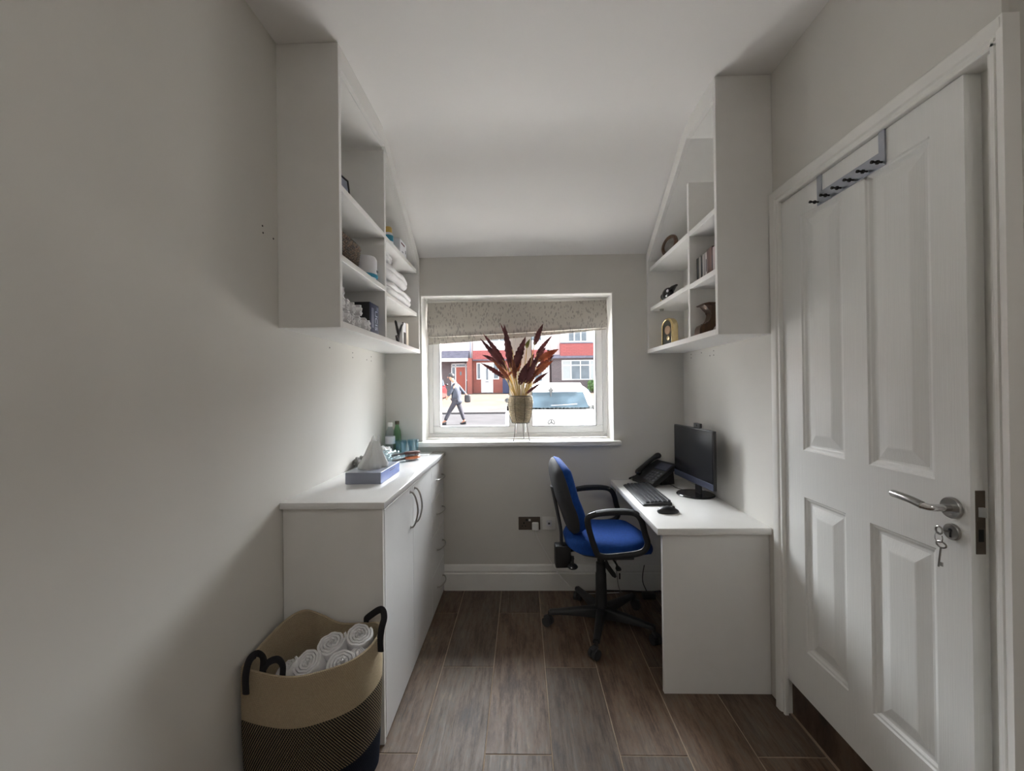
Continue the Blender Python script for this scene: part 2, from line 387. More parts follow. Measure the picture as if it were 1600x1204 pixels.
def tube(bm, pts, r, n=8, closed=False, flat=1.0, up=None, cap=True):
    """sweep; r number or list; flat squashes the section along `up`"""
    P = [Vector(p) for p in pts]; m = len(P); rings = []; nrm = None
    for i in range(m):
        a = P[i-1] if (i > 0 or closed) else P[i]; b = P[(i+1) % m] if (i < m-1 or closed) else P[i]
        t = (b-a).normalized() if (b-a).length > 1e-9 else Vector((0, 0, 1))
        if up is not None: u = Vector(up)-t*t.dot(Vector(up))
        elif nrm is None: u = t.orthogonal()
        else: u = nrm-t*t.dot(nrm)
        if u.length < 1e-6: u = t.orthogonal()
        u.normalize(); nrm = u; w = t.cross(u)
        rr = r[i] if isinstance(r, (list, tuple)) else r
        rings.append([bm.verts.new(P[i]+(u*math.cos(2*PI*k/n)*flat+w*math.sin(2*PI*k/n))*rr) for k in range(n)])
    for i in range(m if closed else m-1):
        A, Bv = rings[i], rings[(i+1) % m]
        for k in range(n): bm.faces.new((A[k], A[(k+1) % n], Bv[(k+1) % n], Bv[k]))
    if cap and not closed:
        bm.faces.new(rings[0][::-1]); bm.faces.new(rings[-1])
    return bm
def cyl(bm, p0, p1, r0, r1=None, n=20): return tube(bm, [p0, p1], [r0, r0 if r1 is None else r1], n)
def lathe(bm, prof, c=(0, 0, 0), n=28, axis='z', sx=1, sy=1):
    """prof: (r, h) pairs from bottom to top"""
    c = Vector(c); rings = []
    for r, h in prof:
        ring = []
        for k in range(n):
            a = 2*PI*k/n; x, y = r*math.cos(a)*sx, r*math.sin(a)*sy
            v = {'z': (x, y, h), 'x': (h, x, y), 'y': (x, h, y)}[axis]
            ring.append(bm.verts.new(c+Vector(v)))
        rings.append(ring)
    for i in range(len(rings)-1):
        A, Bv = rings[i], rings[i+1]
        for k in range(n): bm.faces.new((A[k], A[(k+1) % n], Bv[(k+1) % n], Bv[k]))
    for ring in (rings[0], rings[-1]):
        try: bm.faces.new(ring)
        except ValueError: pass
    return bm
def blob(bm, c, r, sub=3, squash=(1, 1, 1), amp=0, seed=0):
    q = bmesh.ops.create_icosphere(bm, subdivisions=sub, radius=1)['verts']; rnd = random.Random(seed)
    ph = [rnd.uniform(0, 6) for _ in range(6)]
    for v in q:
        d = v.co.normalized(); k = 1+amp*(math.sin(5*d.x+ph[0])*math.sin(6*d.y+ph[1])+.6*math.sin(11*d.z+ph[2])*math.sin(9*d.x+ph[3])+.4*math.sin(17*d.y+ph[4])*math.sin(15*d.z+ph[5]))
        v.co = Vector(c)+Vector((d.x*r*k*squash[0], d.y*r*k*squash[1], d.z*r*k*squash[2]))
    return bm
def text(name, body, size, m, loc, rot, parent, ext=.0004):
    cu = bpy.data.curves.new(name, 'FONT'); cu.body = body; cu.size = size; cu.extrude = ext; cu.align_x = 'CENTER'; cu.align_y = 'CENTER'
    tmp = bpy.data.objects.new('tmp', cu); COL.objects.link(tmp)
    me = bpy.data.meshes.new_from_object(tmp.evaluated_get(bpy.context.evaluated_depsgraph_get()))
    bpy.data.objects.remove(tmp); bpy.data.curves.remove(cu); me.materials.clear(); me.materials.append(MT[m])
    o = bpy.data.objects.new(name, me); COL.objects.link(o); o.parent = parent
    o.location = Vector(loc)-ORG[parent.name]; o.rotation_euler = rot
    return o

# ------------------------------------------------------------------ the room shell
L, R, D, YB = -.93, 1.08, 2.84, -1.6
CZ, CB, CF = 2.69, 2.17, 2.245           # ceiling height, where it starts to slope, its height at the window wall

# floor: grout bed with every wood-effect tile on its own
floor = struct('floor', bx(B(), L-.1, R+.12, YB-.1, D+.1, -.06, -.0018), 'grout', origin=(0, 0, 0))
TW, TL, X0 = .25, .9805, -.655
joint_a, joint_b = 2.546, 2.055
full = None
for ci in range(-2, 8):
    xa, xb = X0+ci*TW, X0+(ci+1)*TW
    ya = (joint_a if ci % 2 == 0 else joint_b)
    y = ya-5*TL
    while y < D:
        a, b = y, y+TL; y += TL
        cx0, cx1 = max(xa+.0020, L), min(xb-.0020, R+.02)
        cy0, cy1 = max(a+.0020, YB), min(b-.0020, D)
        if cx1-cx0 < .02 or cy1-cy0 < .02: continue
        whole = abs((cx1-cx0)-(TW-.0040)) < 1e-5 and abs((cy1-cy0)-(TL-.0040)) < 1e-5
        if whole and full is not None:
            t = full.copy(); COL.objects.link(t)
        else:
            t = obj('floor_tile', bx(B(), 0, cx1-cx0, 0, cy1-cy0, -.008, 0, .0012), 'tile', floor, smooth=False)
            if whole: full = t
        t.location = (cx0, cy0, 0)

wl_bm = bx(B(), L-.12, L, YB-.12, D+.02, 0, 2.8)
wall_left = struct('wall_left', wl_bm, 'wall', origin=(L, 0, 0))
for y, z in ((1.491, 1.953), (1.494, 1.929), (1.557, 1.930), (2.012, 1.563), (2.288, 1.561), (2.288, 1.535), (2.497, 1.536), (2.572, 1.560), (2.571, 1.534)):
    obj('screw_hole', cyl(B(), (L-.001, y, z), (L+.0006, y, z), .0038, n=8), 'holes', wall_left)
# right wall in pieces round the doorway
DY0, DY1, DTOP = 1.045, 1.766, 2.108       # door leaf
bm = B()
bx(bm, R+.016, R+.14, YB-.12, .962, 0, 2.8)
bx(bm, R, R+.14, .962, .985, 0, 2.8)
bx(bm, R, R+.14, .985, DY1+.012, DTOP+.012, 2.8)
bx(bm, R, R+.14, DY1+.012, D+.02, 0, 2.8)
bx(bm, R+.145, R+.16, .9, 1.9, 0, 2.3)     # backing slab added to block the sky's light in the door gap
wall_right = struct('wall_right', bm, 'wall', origin=(R, 0, 0), smooth=False)
for y, z in ((2.71, 1.558), (2.71, 1.536), (2.556, 1.556), (2.395, 1.554), (2.395, 1.530), (2.443, 1.530)):
    obj('screw_hole', cyl(B(), (R-.0006, y, z), (R+.001, y, z), .0038, n=8), 'holes', wall_right)
# window wall round the opening
WX0, WX1, WZ0, WZ1, WD = -.685, .614, .985, 1.993, 3.12
bm = B()
bx(bm, L-.12, WX0, D, WD, -.1, 2.8); bx(bm, WX1, R+.14, D, WD, -.1, 2.8)
bx(bm, WX0, WX1, D, WD, -.1, WZ0); bx(bm, WX0, WX1, D, WD, WZ1, 2.8)
struct('wall_far', bm, 'wall', origin=(0, D, 0), smooth=False)
struct('wall_back', bx(B(), L-.12, R+.14, YB-.12, YB, 0, 2.8), 'wall', origin=(0, YB, 0))
struct('ceiling', prism(B(), [(YB-.12, CZ)]+[(CB+q, CZ-.664*(q+.14)**2/.56) for q in (-.14, -.10, -.06, -.02, .02, .06, .10, .14)]+[(D+.005, CF), (D+.3, CF), (D+.3, 3.0), (YB-.12, 3.0)], 'x', L-.12, R+.14), 'ceiling', origin=(0, 0, CZ), ang=45)

def skirting(pts_h=.17):
    return [(0, 0), (-.018, 0), (-.018, .112), (-.0145, .118), (-.0145, .123), (-.017, .128), (-.016, .138), (-.011, .150), (-.0105, .158), (-.007, .166), (-.004, .170), (0, .170)]
struct('baseboard_far', prism(B(), [(D+p, z) for p, z in skirting()], 'x', -.54, R), 'gloss', origin=(.25, D, 0), ang=25)
struct('baseboard_right', prism(B(), [(R+p, z) for p, z in skirting()], 'y', 1.90, D-.018), 'gloss', origin=(R, 2.3, 0), ang=25)

# ------------------------------------------------------------------ window
win = tag(empty('window_1', (-.035, 3.06, .99)), kind='structure')
bm = B(); bx(bm, WX0-.0, WX0+.006, D-.001, 3.03, WZ0, WZ1); bx(bm, WX1-.006, WX1, D-.001, 3.03, WZ0, WZ1); bx(bm, WX0+.006, WX1-.006, D-.001, 3.03, WZ1-.006, WZ1)
obj('reveal', bm, 'plaster', win, smooth=False)
obj('window_board', bx(B(), -.708, .650, 2.785, 3.03, .970, 1.0, .006, 2), 'gloss', win)
FX0, FX1, FZ0, FZ1 = WX0+.006, WX1-.006, 1.0, WZ1-.006
ML, MR = -.047, .020
bm = B()
fw = .034
bx(bm, FX0, FX1, 3.03, 3.10, FZ0, FZ0+fw, .004); bx(bm, FX0, FX1, 3.03, 3.10, FZ1-fw, FZ1, .004)
bx(bm, FX0, FX0+fw, 3.03, 3.10, FZ0+fw, FZ1-fw, .004); bx(bm, FX1-fw, FX1, 3.03, 3.10, FZ0+fw, FZ1-fw, .004)
obj('outer_frame', bm, 'upvc', win, smooth=False)
obj('mullion', bx(B(), ML, MR, 3.03, 3.10, FZ0+fw, FZ1-fw, .004), 'upvc', win, smooth=False)
for x0, x1 in ((FX0+fw+.001, ML-.001), (MR+.001, FX1-fw-.001)):
    z0, z1 = FZ0+fw+.001, FZ1-fw-.001; s = .050
    bm = B(); bx(bm, x0, x1, 3.022, 3.088, z0, z0+s, .006, 2); bx(bm, x0, x1, 3.022, 3.088, z1-s, z1, .006, 2)
    bx(bm, x0, x0+s, 3.022, 3.088, z0+s, z1-s, .006, 2); bx(bm, x1-s, x1, 3.022, 3.088, z0+s, z1-s, .006, 2)
    so = obj('sash', bm, 'upvc', win, smooth=False)
    bm = B(); g = .004
    bx(bm, x0+s, x1-s, 3.018, 3.0215, z0+s-.004, z0+s); bx(bm, x0+s-.004, x0+s, 3.018, 3.0215, z0+s-.004, z1-s); bx(bm, x1-s, x1-s+.004, 3.018, 3.0215, z0+s-.004, z1-s)
    obj('glazing_gasket', bm, 'rubber', so, smooth=False)
    obj('pane', bx(B(), x0+s-.004, x1-s+.004, 3.050, 3.054, z0+s-.004, z1-s+.004), 'pane', so, smooth=False)

# ------------------------------------------------------------------ door, its lining and casing
door = tag(empty('door_1', (R, 1.4, .15)), kind='structure')
Z0 = .152
PY = [(1.132, 1.342), (1.440, 1.648)]; PZ = [(.331, .926), (1.106, 2.010)]
bm = B(); xf, xb = R, R+.042
for y0, y1 in ((DY0, PY[0][0]), (PY[0][1], PY[1][0]), (PY[1][1], DY1)): bx(bm, xf, xb, y0, y1, Z0, DTOP)
for y0, y1 in PY:
    for z0, z1 in ((Z0, PZ[0][0]), (PZ[0][1], PZ[1][0]), (PZ[1][1], DTOP)): bx(bm, xf, xb, y0, y1, z0, z1)
obj('door_leaf', bm, 'door', door, smooth=False)
def raised_panel(y0, y1, z0, z1):
    bm = B(); rings = []
    for ins, dep in ((0, 0), (.004, .0045), (.010, .0060), (.016, .0115), (.020, .0125), (.026, .0125), (.062, .0035), (.066, .003)):
        rings.append([bm.verts.new((xf+dep, y, z)) for y, z in ((y0+ins, z0+ins), (y1-ins, z0+ins), (y1-ins, z1-ins), (y0+ins, z1-ins))])
    for a, b in zip(rings, rings[1:]):
        for k in range(4): bm.faces.new((a[k], a[(k+1) % 4], b[(k+1) % 4], b[k]))
    bm.faces.new(rings[-1])
    bk = [bm.verts.new((xb, y, z)) for y, z in ((y0, z0), (y1, z0), (y1, z1), (y0, z1))]
    bm.faces.new(bk[::-1])
    for k in range(4): bm.faces.new((rings[0][k], bk[k], bk[(k+1) % 4], rings[0][(k+1) % 4]))
    return bm
for y0, y1 in PY:
    for z0, z1 in PZ: obj('raised_panel', raised_panel(y0, y1, z0, z1), 'door', door, smooth=False)
for z in (1.95, 1.145, .345):
    h = obj('hinge', bx(B(), xf-.003, xf+.002, DY1-.001, DY1+.007, z-.05, z+.05), 'darksteel', door, smooth=False)
    obj('knuckle', cyl(B(), (xf-.006, DY1+.003, z-.05), (xf-.006, DY1+.003, z+.05), .006, n=12), 'darksteel', h)
# lever handle
hy, hz = 1.086, 1.045
ro = obj('handle_rose', lathe(B(), [(.0, -.001), (.0265, -.001), (.0265, -.007), (.025, -.0095), (.0, -.0095)], (xf, hy, hz), 32, 'x'), 'steel', door)
bm = B(); tube(bm, smoothpath([(xf-.008, hy, hz), (xf-.035, hy, hz), (xf-.052, hy+.004, hz), (xf-.060, hy+.022, hz+.001)], 6), .0088, 14)
obj('lever_neck', bm, 'chrome', ro)
obj('lever', tube(B(), smoothpath([(xf-.060, hy+.018, hz+.002), (xf-.062, hy+.045, hz+.008), (xf-.060, hy+.075, hz+.010), (xf-.055, hy+.108, hz+.010)], 6), .0098, 16), 'steel', ro)
lz = .985
es = obj('lock_escutcheon', lathe(B(), [(.0, -.001), (.0205, -.001), (.0205, -.006), (.019, -.008), (.0, -.008)], (xf, hy, lz), 28, 'x'), 'steel', door)
bm = B(); bx(bm, xf-.0095, xf-.007, hy-.002, hy+.002, lz-.014, lz+.004); cyl(bm, (xf-.0095, hy, lz+.004), (xf-.007, hy, lz+.004), .0045, n=12)
obj('keyhole', bm, 'hole_black', es)
# the mortice lock in the door's edge
bm = B(); bx(bm, xf+.011, xf+.033, DY0-.002, DY0+.001, .945, 1.098)
lp = obj('latch_plate', bm, 'darksteel', door, smooth=False)
obj('latch_bolt', prism(B(), [(xf+.016, DY0), (xf+.028, DY0), (xf+.028, DY0-.010), (xf+.016, DY0-.003)], 'z', 1.035, 1.058), 'steel', lp, smooth=False)
obj('deadbolt_slot', bx(B(), xf+.016, xf+.028, DY0-.0026, DY0-.001, .975, 1.005), 'hole_black', lp, smooth=False)
# lining with stop
bm = B()
bx(bm, R+.0, R+.14, .985, .992, 0, DTOP+.012); bx(bm, R+.0, R+.14, DY1+.007, DY1+.012, 0, DTOP+.012); bx(bm, R+.0, R+.14, .992, DY1+.007, DTOP+.004, DTOP+.012)
bx(bm, xb+.004, R+.10, .992, DY0+.012, Z0, DTOP+.004)
obj('door_lining', bm, 'gloss', door, smooth=False)
# casing: stepped architrave
def arch_profile(w):   # (distance from the inner edge, projection into the room)
    return [(0, 0), (0, .012), (.003, .015), (.010, .015), (.013, .012), (.018, .012), (.022, .018), (w*.55, .021), (w-.006, .022), (w, .018), (w, 0)]
bm = B()
yi, zi = DY1-.004, DTOP+.004
wf = .056
prism(bm, [(R-p, yi+d) for d, p in arch_profile(wf)], 'z', 0, zi)
prism(bm, [(R-p, zi+d) for d, p in arch_profile(wf)], 'y', .948, yi)
# mitred corner block drawn as a true mitre
pa = [(R-p, yi+d, zi) for d, p in arch_profile(wf)]; pb = [(R-p, yi, zi+d) for d, p in arch_profile(wf)]; pc = [(R-p, yi+d, zi+d) for d, p in arch_profile(wf)]
for s0 in (pa, pb):
    A = [bm.verts.new(q) for q in s0]; Cc = [bm.verts.new(q) for q in pc]
    for k in range(len(A)-1):
        try: bm.faces.new((A[k], A[k+1], Cc[k+1], Cc[k]))
        except ValueError: pass
struct('trim_1', bm, 'gloss', origin=(R, 1.8, 0), ang=20)
prof = [(0, -.003), (0, .012), (.003, .015), (.010, .015), (.012, .012), (.015, .012), (.019, .019), (.034, .021), (.034, -.020)]
bm = prism(B(), [(R-p, .976-d) for d, p in prof], 'z', 0, zi+wf)
struct('trim_2', bm, 'gloss', origin=(R, .96, 0), ang=20)
# tiled riser under the raised door
bm = bx(B(), R+.022, R+.034, .992, DY1+.007, 0, Z0-.012, .001)
riser = struct('trim_3', bm, 'tile', origin=(R+.03, 1.4, 0), smooth=False)

# over-door hook rack
rack = thing('hook_rack', 'slim steel rack of six dark pegs hung over the top of the white door', 'hook rack', (R-.002, 1.40, 2.005))
xr = R-.0005
obj('rail', bx(B(), xr-.004, xr, 1.262, 1.548, 2.004, 2.050, .0006), 'rack', rack, smooth=False)
for y in (1.262, 1.526):
    bm = B(); bx(bm, xr-.004, xr, y, y+.022, 2.050, DTOP+.0018); bx(bm, xr, xb+.002, y, y+.022, DTOP+.0004, DTOP+.0018)
    obj('strap', bm, 'rack', rack, smooth=False)
for i in range(6):
    y = 1.272+i*(.268/5); z = 2.016
    bm = cyl(B(), (xr-.002, y, z), (xr-.034, y, z+.001), .0030, n=10); cyl(bm, (xr-.015, y, z), (xr-.020, y, z), .0062, n=12); cyl(bm, (xr-.031, y, z+.001), (xr-.036, y, z+.001), .0048, n=12)
    obj('peg', bm, 'wire', rack)
# keys
keys = thing('key_bunch', 'two small steel keys on a ring hanging from the door lock', 'keys', (xf-.02, hy, lz-.06))
def ring_pts(c, r, ax, n=20):
    o = []
    for k in range(n):
        a = 2*PI*k/n; u, v = r[0]*math.cos(a), r[1]*math.sin(a)
        o.append(Vector(c)+{'x': Vector((0, u, v)), 'y': Vector((u, 0, v))}[ax])
    return o
bm = tube(B(), ring_pts((xf-.030, hy+.006, lz+.002), (.0085, .0095), 'x'), .0022, 8, True)
tube(bm, [(xf-.006, hy, lz), (xf-.024, hy+.002, lz+.002)], .0026, 8)
obj('lock_key', bm, 'steel', keys)
obj('key_ring', tube(B(), ring_pts((xf-.030, hy+.007, lz-.017), (.010, .013), 'x'), .0011, 6, True), 'chrome', keys)
bm = tube(B(), ring_pts((xf-.028, hy+.003, lz-.033), (.0125, .0072), 'x'), .0022, 8, True)
tube(bm, [(xf-.028, hy+.004, lz-.040), (xf-.027, hy+.012, lz-.092)], .0022, 8)
bx(bm, xf-.0285, xf-.0255, hy+.001, hy+.011, lz-.088, lz-.078)
obj('hanging_key', bm, 'steel', keys)

# ------------------------------------------------------------------ worktop and cabinet on the west side
cab = thing('storage_cabinet', 'white gloss low cabinet with two doors and four drawers under the worktop', 'cabinet', (-.73, 2.22, 0))
CX, CY0 = -.540, 1.600
bm = B(); bx(bm, L+.002, CX-.001, CY0, CY0+.018, .0, .905, .001)
obj('end_panel', bm, 'unit', cab, smooth=False)
bm = B(); bx(bm, L+.002, CX-.022, CY0+.018, D-.002, .06, .078); bx(bm, L+.002, L+.006, CY0+.018, D-.002, .078, .905); bx(bm, L+.002, CX-.022, 2.462, 2.48, .078, .905); bx(bm, L+.002, CX-.022, D-.02, D-.002, .078, .905); bx(bm, L+.002, CX-.022, CY0+.018, D-.002, .887, .905)
obj('carcass', bm, 'unit', cab, smooth=False)
obj('plinth', bx(B(), CX-.05, CX-.034, CY0+.018, D-.002, 0, .06), 'unit', cab, smooth=False)
def bow(bm, p0, p1, out, r=.0045, bulge=.03):
    p0, p1, out = Vector(p0), Vector(p1), Vector(out)
    pts = [p0, p0+out*.35+(p1-p0)*.02] + [p0.lerp(p1, t)+out*(.45+.55*math.sin(PI*t)) for t in (.12, .25, .38, .5, .62, .75, .88)] + [p1+out*.35-(p1-p0)*.02, p1]
    tube(bm, smoothpath(pts, 3), r, 8); cyl(bm, p0, p0+out*.08, r*1.7, n=10); cyl(bm, p1, p1+out*.08, r*1.7, n=10)
    return bm
for y0, y1, hyy, sgn in ((1.621, 2.041, 1.992, 0), (2.044, 2.462, 2.075, 1)):
    d = obj('cabinet_door', bx(B(), CX-.019, CX, y0, y1, .012, .893, .0012), 'unit_gloss', cab, smooth=False)
    obj('door_handle', bow(B(), (CX, hyy, .700), (CX, hyy, .868), (.036, 0, 0)), 'steel', d)
zs = [.012, .2455, .4745, .6905, .893]
for k in range(4):
    d = obj('drawer', bx(B(), CX-.019, CX, 2.465, D-.010, zs[k]+.0015, zs[k+1]-.0015, .0012), 'unit_gloss', cab, smooth=False)
    zh = (zs[k]+zs[k+1])/2-.0
    obj('drawer_handle', bow(B(), (CX, 2.60, zh), (CX, 2.77, zh), (.034, 0, 0)), 'steel', d)
tag(obj('worktop', bx(B(), L, -.527, 1.580, D-.001, .9055, .931, .003, 2), 'worktop'), 'glossy white worktop lying on the low cabinet with tissue box on it', 'worktop')

# ------------------------------------------------------------------ wall shelf units following the sloped ceiling
def ceil_z(y): return CZ if y <= CB else CZ+(CF-CZ)*(y-CB)/(D-CB)
def shelf_unit(nm, label, wall_x, front_x, y0, ydiv, divtop, z0, shelves_a, shelves_b):
    s = 1 if front_x > wall_x else -1
    t = thing(nm, label, 'shelf unit', ((wall_x+front_x)/2, (y0+D)/2, z0))
    xa, xb_ = sorted((wall_x, front_x))
    fx = front_x-s*.012            # shelves sit a little behind the front edges
    sa, sb = sorted((wall_x, fx))
    th = .022; gap = .002
    obj('side_panel', bx(B(), xa, xb_, y0, y0+th, z0, CZ-gap, .0012), 'unit', t, smooth=False)
    obj('side_panel', prism(B(), [(D-.035, z0), (D-.001, z0), (D-.001, ceil_z(D)-.006), (D-.035, ceil_z(D-.035)-.006)], 'x', xa, xb_), 'unit', t, smooth=False)
    obj('bottom_panel', bx(B(), xa, xb_, y0+th, D-.035, z0, z0+.026, .0012), 'unit', t, smooth=False)
    obj('divider', bx(B(), sa, sb, ydiv, ydiv+th, z0+.026, divtop, .0012), 'unit', t, smooth=False)
    for z in shelves_a: obj('shelf', bx(B(), sa, sb, y0+th, ydiv, z-.025, z, .0012), 'unit', t, smooth=False)
    for z in shelves_b: obj('shelf', bx(B(), sa, sb, ydiv+th, D-.035, z-.025, z, .0012), 'unit', t, smooth=False)
    obj('back_panel', prism(B(), [(y0+th, z0+.026), (D-.035, z0+.026), (D-.035, ceil_z(D-.035)-.1), (CB-.03, CZ-.1), (y0+th, CZ-.1)], 'x', *sorted((wall_x, wall_x+s*.006))), 'unit', t, smooth=False)
    # top board and front fascia bend with the ceiling
    lo = .085
    pts = [(y0+th, CZ-gap), (CB-.02, CZ-gap), (D-.035, ceil_z(D-.035)-.006), (D-.035, ceil_z(D-.035)-lo), (CB-.035, CZ-lo), (y0+th, CZ-lo)]
    obj('fascia', prism(B(), pts, 'x', *sorted((front_x, front_x-s*.018))), 'unit', t, smooth=False)
    lo2 = .075
    pts = [(y0+th, CZ-lo2), (CB-.03, CZ-lo2), (D-.035, ceil_z(D-.035)-lo2), (D-.035, ceil_z(D-.035)-lo2-.012), (CB-.036, CZ-lo2-.012), (y0+th, CZ-lo2-.012)]
    obj('top_board', prism(B(), pts, 'x', *sorted((wall_x, front_x-s*.019))), 'unit', t, smooth=False)
    return t
LF, RF = -.690, .842
LZ, RZ = 1.598, 1.578
shelf_unit('wall_shelf_unit', 'white open shelf unit holding towels and a seagrass basket above the cabinet', L, LF, 1.585, 2.150, 2.600, LZ, (1.890, 2.166), (1.868, 2.160))
shelf_unit('wall_shelf_unit', 'white open shelf unit holding a brass clock and slim discs above the desk', R, RF, 1.822, 2.150, 2.390, RZ, (1.872, 2.140), (1.878, 2.142))

# ------------------------------------------------------------------ desk
desk = thing('desk', 'white desk along the wall below the shelf unit with brass clock', 'desk', (.83, 2.35, 0))
obj('desk_top', bx(B(), .585, R-.001, 1.860, D-.001, .705, .735, .003, 2), 'unit', desk)
obj('end_panel', bx(B(), .612, R-.001, 1.880, 1.902, 0, .705, .0012), 'unit', desk, smooth=False)
obj('end_panel', bx(B(), .612, R-.02, D-.045, D-.022, .18, .705, .0012), 'unit', desk, smooth=False)
obj('wall_batten', bx(B(), R-.020, R-.001, 1.902, D-.045, .65, .705, .001), 'unit', desk, smooth=False)

# computer monitor: local frame, x along its width, y out of the screen
ma = math.atan2(2.21-2.66, .994-.955)        # direction of its width, far edge to near edge
mon = thing('monitor', 'black widescreen monitor with slim bezel standing on a round foot on the desk', 'monitor', (.985, 2.435, .7355), ma, local=True)
w2 = .226
bm = bx(B(), -w2, w2, -.018, .0, .072, .385, .003, 2); obj('housing', bm, 'black', mon)
obj('screen_panel', bx(B(), -w2+.006, w2-.006, -.0205, -.0182, .108, .380), 'screen', mon, smooth=False)
obj('chin', bx(B(), -w2, w2, -.0210, -.0182, .072, .1065, .001), 'chin', mon, smooth=False)
bm = B(); prism(bm, [(-.030, .004), (.030, .004), (.022, .30), (-.022, .30)], 'y', .012, .024, .002); bx(bm, -.055, .055, .0, .016, .20, .30, .003)
obj('stand_neck', bm, 'black', mon)
obj('foot', lathe(B(), [(0, 0), (.103, 0), (.104, .004), (.100, .008), (0, .009)], (0, .0, 0), 48), 'blackgloss', mon)
bm = bx(B(), .005, .075, -.010, .004, .386, .412, .002)
wc = obj('webcam', bm, 'black', mon)
obj('lens', lathe(B(), [(0, -.0115), (.0055, -.0115), (.0055, -.0095), (0, -.0095)], (.04, 0, .399), 16, 'y'), 'blackgloss', wc)

# keyboard
ka = math.atan2(2.19-2.647, .614-.62)
kb = thing('keyboard', 'black computer keyboard lying along the front edge of the desk', 'keyboard', (.700, 2.436, .7355), ka, local=True)
prof = [(-.075, 0), (.075, 0), (.075, .016), (.060, .020), (-.066, .010), (-.075, .006)]
obj('case', prism(B(), prof, 'x', -.226, .226, .002), 'black', kb)
bm = B()
for r in range(6):
    yy = -.054+r*.0215+(.004 if r == 5 else 0); zz = .0128+.0080*(yy+.066)/.126+.001
    x = -.216
    while x < .205:
        w = .0160
        if r == 0 and -.13 < x < -.08: w = .11
        elif r in (1, 2, 3) and x < -.21: w = .026+.004*(3-r)
        if not (.082 < x < .090 or .142 < x < .150):
            bx(bm, x, min(x+w, .214), yy, yy+.0160, zz-.003, zz+.0035, .0012)
        x += w+.0038
ky = obj('keycaps', bm, 'keycap', kb, smooth=False); ky['kind'] = 'stuff'

# mouse
bm = B()
prof = [(0.0, .0), (.030, .0), (.032, .006), (.030, .016), (.022, .026), (.010, .032), (0, .033)]
lathe(bm, prof, (0, 0, 0), 28)
for v in bm.verts:
    v.co.y *= 1.75; v.co.x *= 1.0
    if v.co.y > 0: v.co.z *= 1-.35*min(1, v.co.y/.056)
ms = thing('computer_mouse', 'black wireless computer mouse lying near the end of the keyboard', 'mouse', (.712, 2.095, .7355), math.radians(-80), local=True)
obj('shell', bm, 'black', ms, ang=60)
obj('scroll_wheel', cyl(B(), (-.003, .028, .0235), (.003, .028, .0235), .007, n=14), 'rubber', ms)

# desk telephone: local x across, y away from its user, user sits toward -y
ph = thing('desk_phone', 'black desk telephone with handset on its cradle beside the monitor', 'telephone', (.850, 2.740, .7355), math.radians(-70), local=True)
prof = [(-.10, 0), (-.10, .022), (.078, .132), (.092, .112), (.086, .100), (-.070, .0)]
obj('body', prism(B(), [(y, z) for y, z in prof], 'x', -.105, .105, .004), 'black', ph)
obj('stand', prism(B(), [(-.01, .0), (.088, .0), (.080, .094), (.055, .082), (.0, .045)], 'x', -.080, .080, .004), 'blackgloss', ph)
sl = math.atan2(.088, .17)
def on_slope(x, y, up): # point on the sloped top
    return (x, y, .022+(y+.10)*.105/.17+up)
def slope_box(bm, x0, x1, y0, y1, h):
    for_v = []
    q = B(); bx(q, x0, x1, y0, y1, -.002, h, .001)
    for f in q.faces:
        vs = []
        for v in f.verts:
            vs.append(bm.verts.new((v.co.x, v.co.y, .022+(v.co.y+.10)*.105/.17+v.co.z)))
        bm.faces.new(vs)
    q.free()
bm = B()
for r in range(4):
    for c in range(3): slope_box(bm, -.012+c*.026, .008+c*.026, -.082+r*.019, -.068+r*.019, .0035)
for r in range(4): slope_box(bm, .076, .094, -.082+r*.019, -.070+r*.019, .0035)
k2 = obj('keypad', bm, 'greyink', ph, smooth=False); k2['kind'] = 'stuff'
bm = B(); slope_box(bm, -.02, .092, .010, .062, .003); obj('display', bm, 'chin', ph, smooth=False)
bm = B()
hp = [on_slope(-.070, -.085, .018), on_slope(-.070, -.065, .030), on_slope(-.070, -.02, .036), on_slope(-.070, .03, .036), on_slope(-.070, .072, .030), on_slope(-.070, .092, .018)]
tube(bm, smoothpath(hp, 5), [.020, .023, .026, .026, .025, .023, .021, .020, .0190, .018, .018, .018, .018, .018, .018, .018, .0190, .020, .021, .023, .025, .026, .026, .025, .023, .020], 12, flat=.75, up=(0, -.4, 1))
hs = obj('handset', bm, 'blackgloss', ph)
bm = B(); pts = []
for k in range(150):
    t = k/149; a = t*2*PI*20; c = Vector((-.085-.045*math.sin(PI*t), -.10-.030*math.sin(PI*t)+.05*t, .030-.022*math.sin(PI*min(1, t*1.15))+.0))
    pts.append(c+Vector((.0045*math.cos(a), .002, .0045*math.sin(a)+.002)))
obj('curly_cord', tube(bm, pts, .0016, 5), 'black', ph)

# cables behind the phone, on the desk
tag(obj('data_cable', tube(B(), smoothpath([(.90, 2.72, .738), (.93, 2.66, .7375), (.93, 2.60, .7375), (.952, 2.54, .7375), (.955, 2.50, .7375), (.985, 2.50, .7375)], 6), .0022, 6), 'black'), 'thin black cable snaking over the desk behind the phone', 'cable')

# ------------------------------------------------------------------ swivel chair: local frame faces +x
ca = math.radians(3)
ch = thing('office_chair', 'blue upholstered swivel chair with black armrests pulled up to the desk', 'chair', (.435, 2.41, 0), ca, local=True)
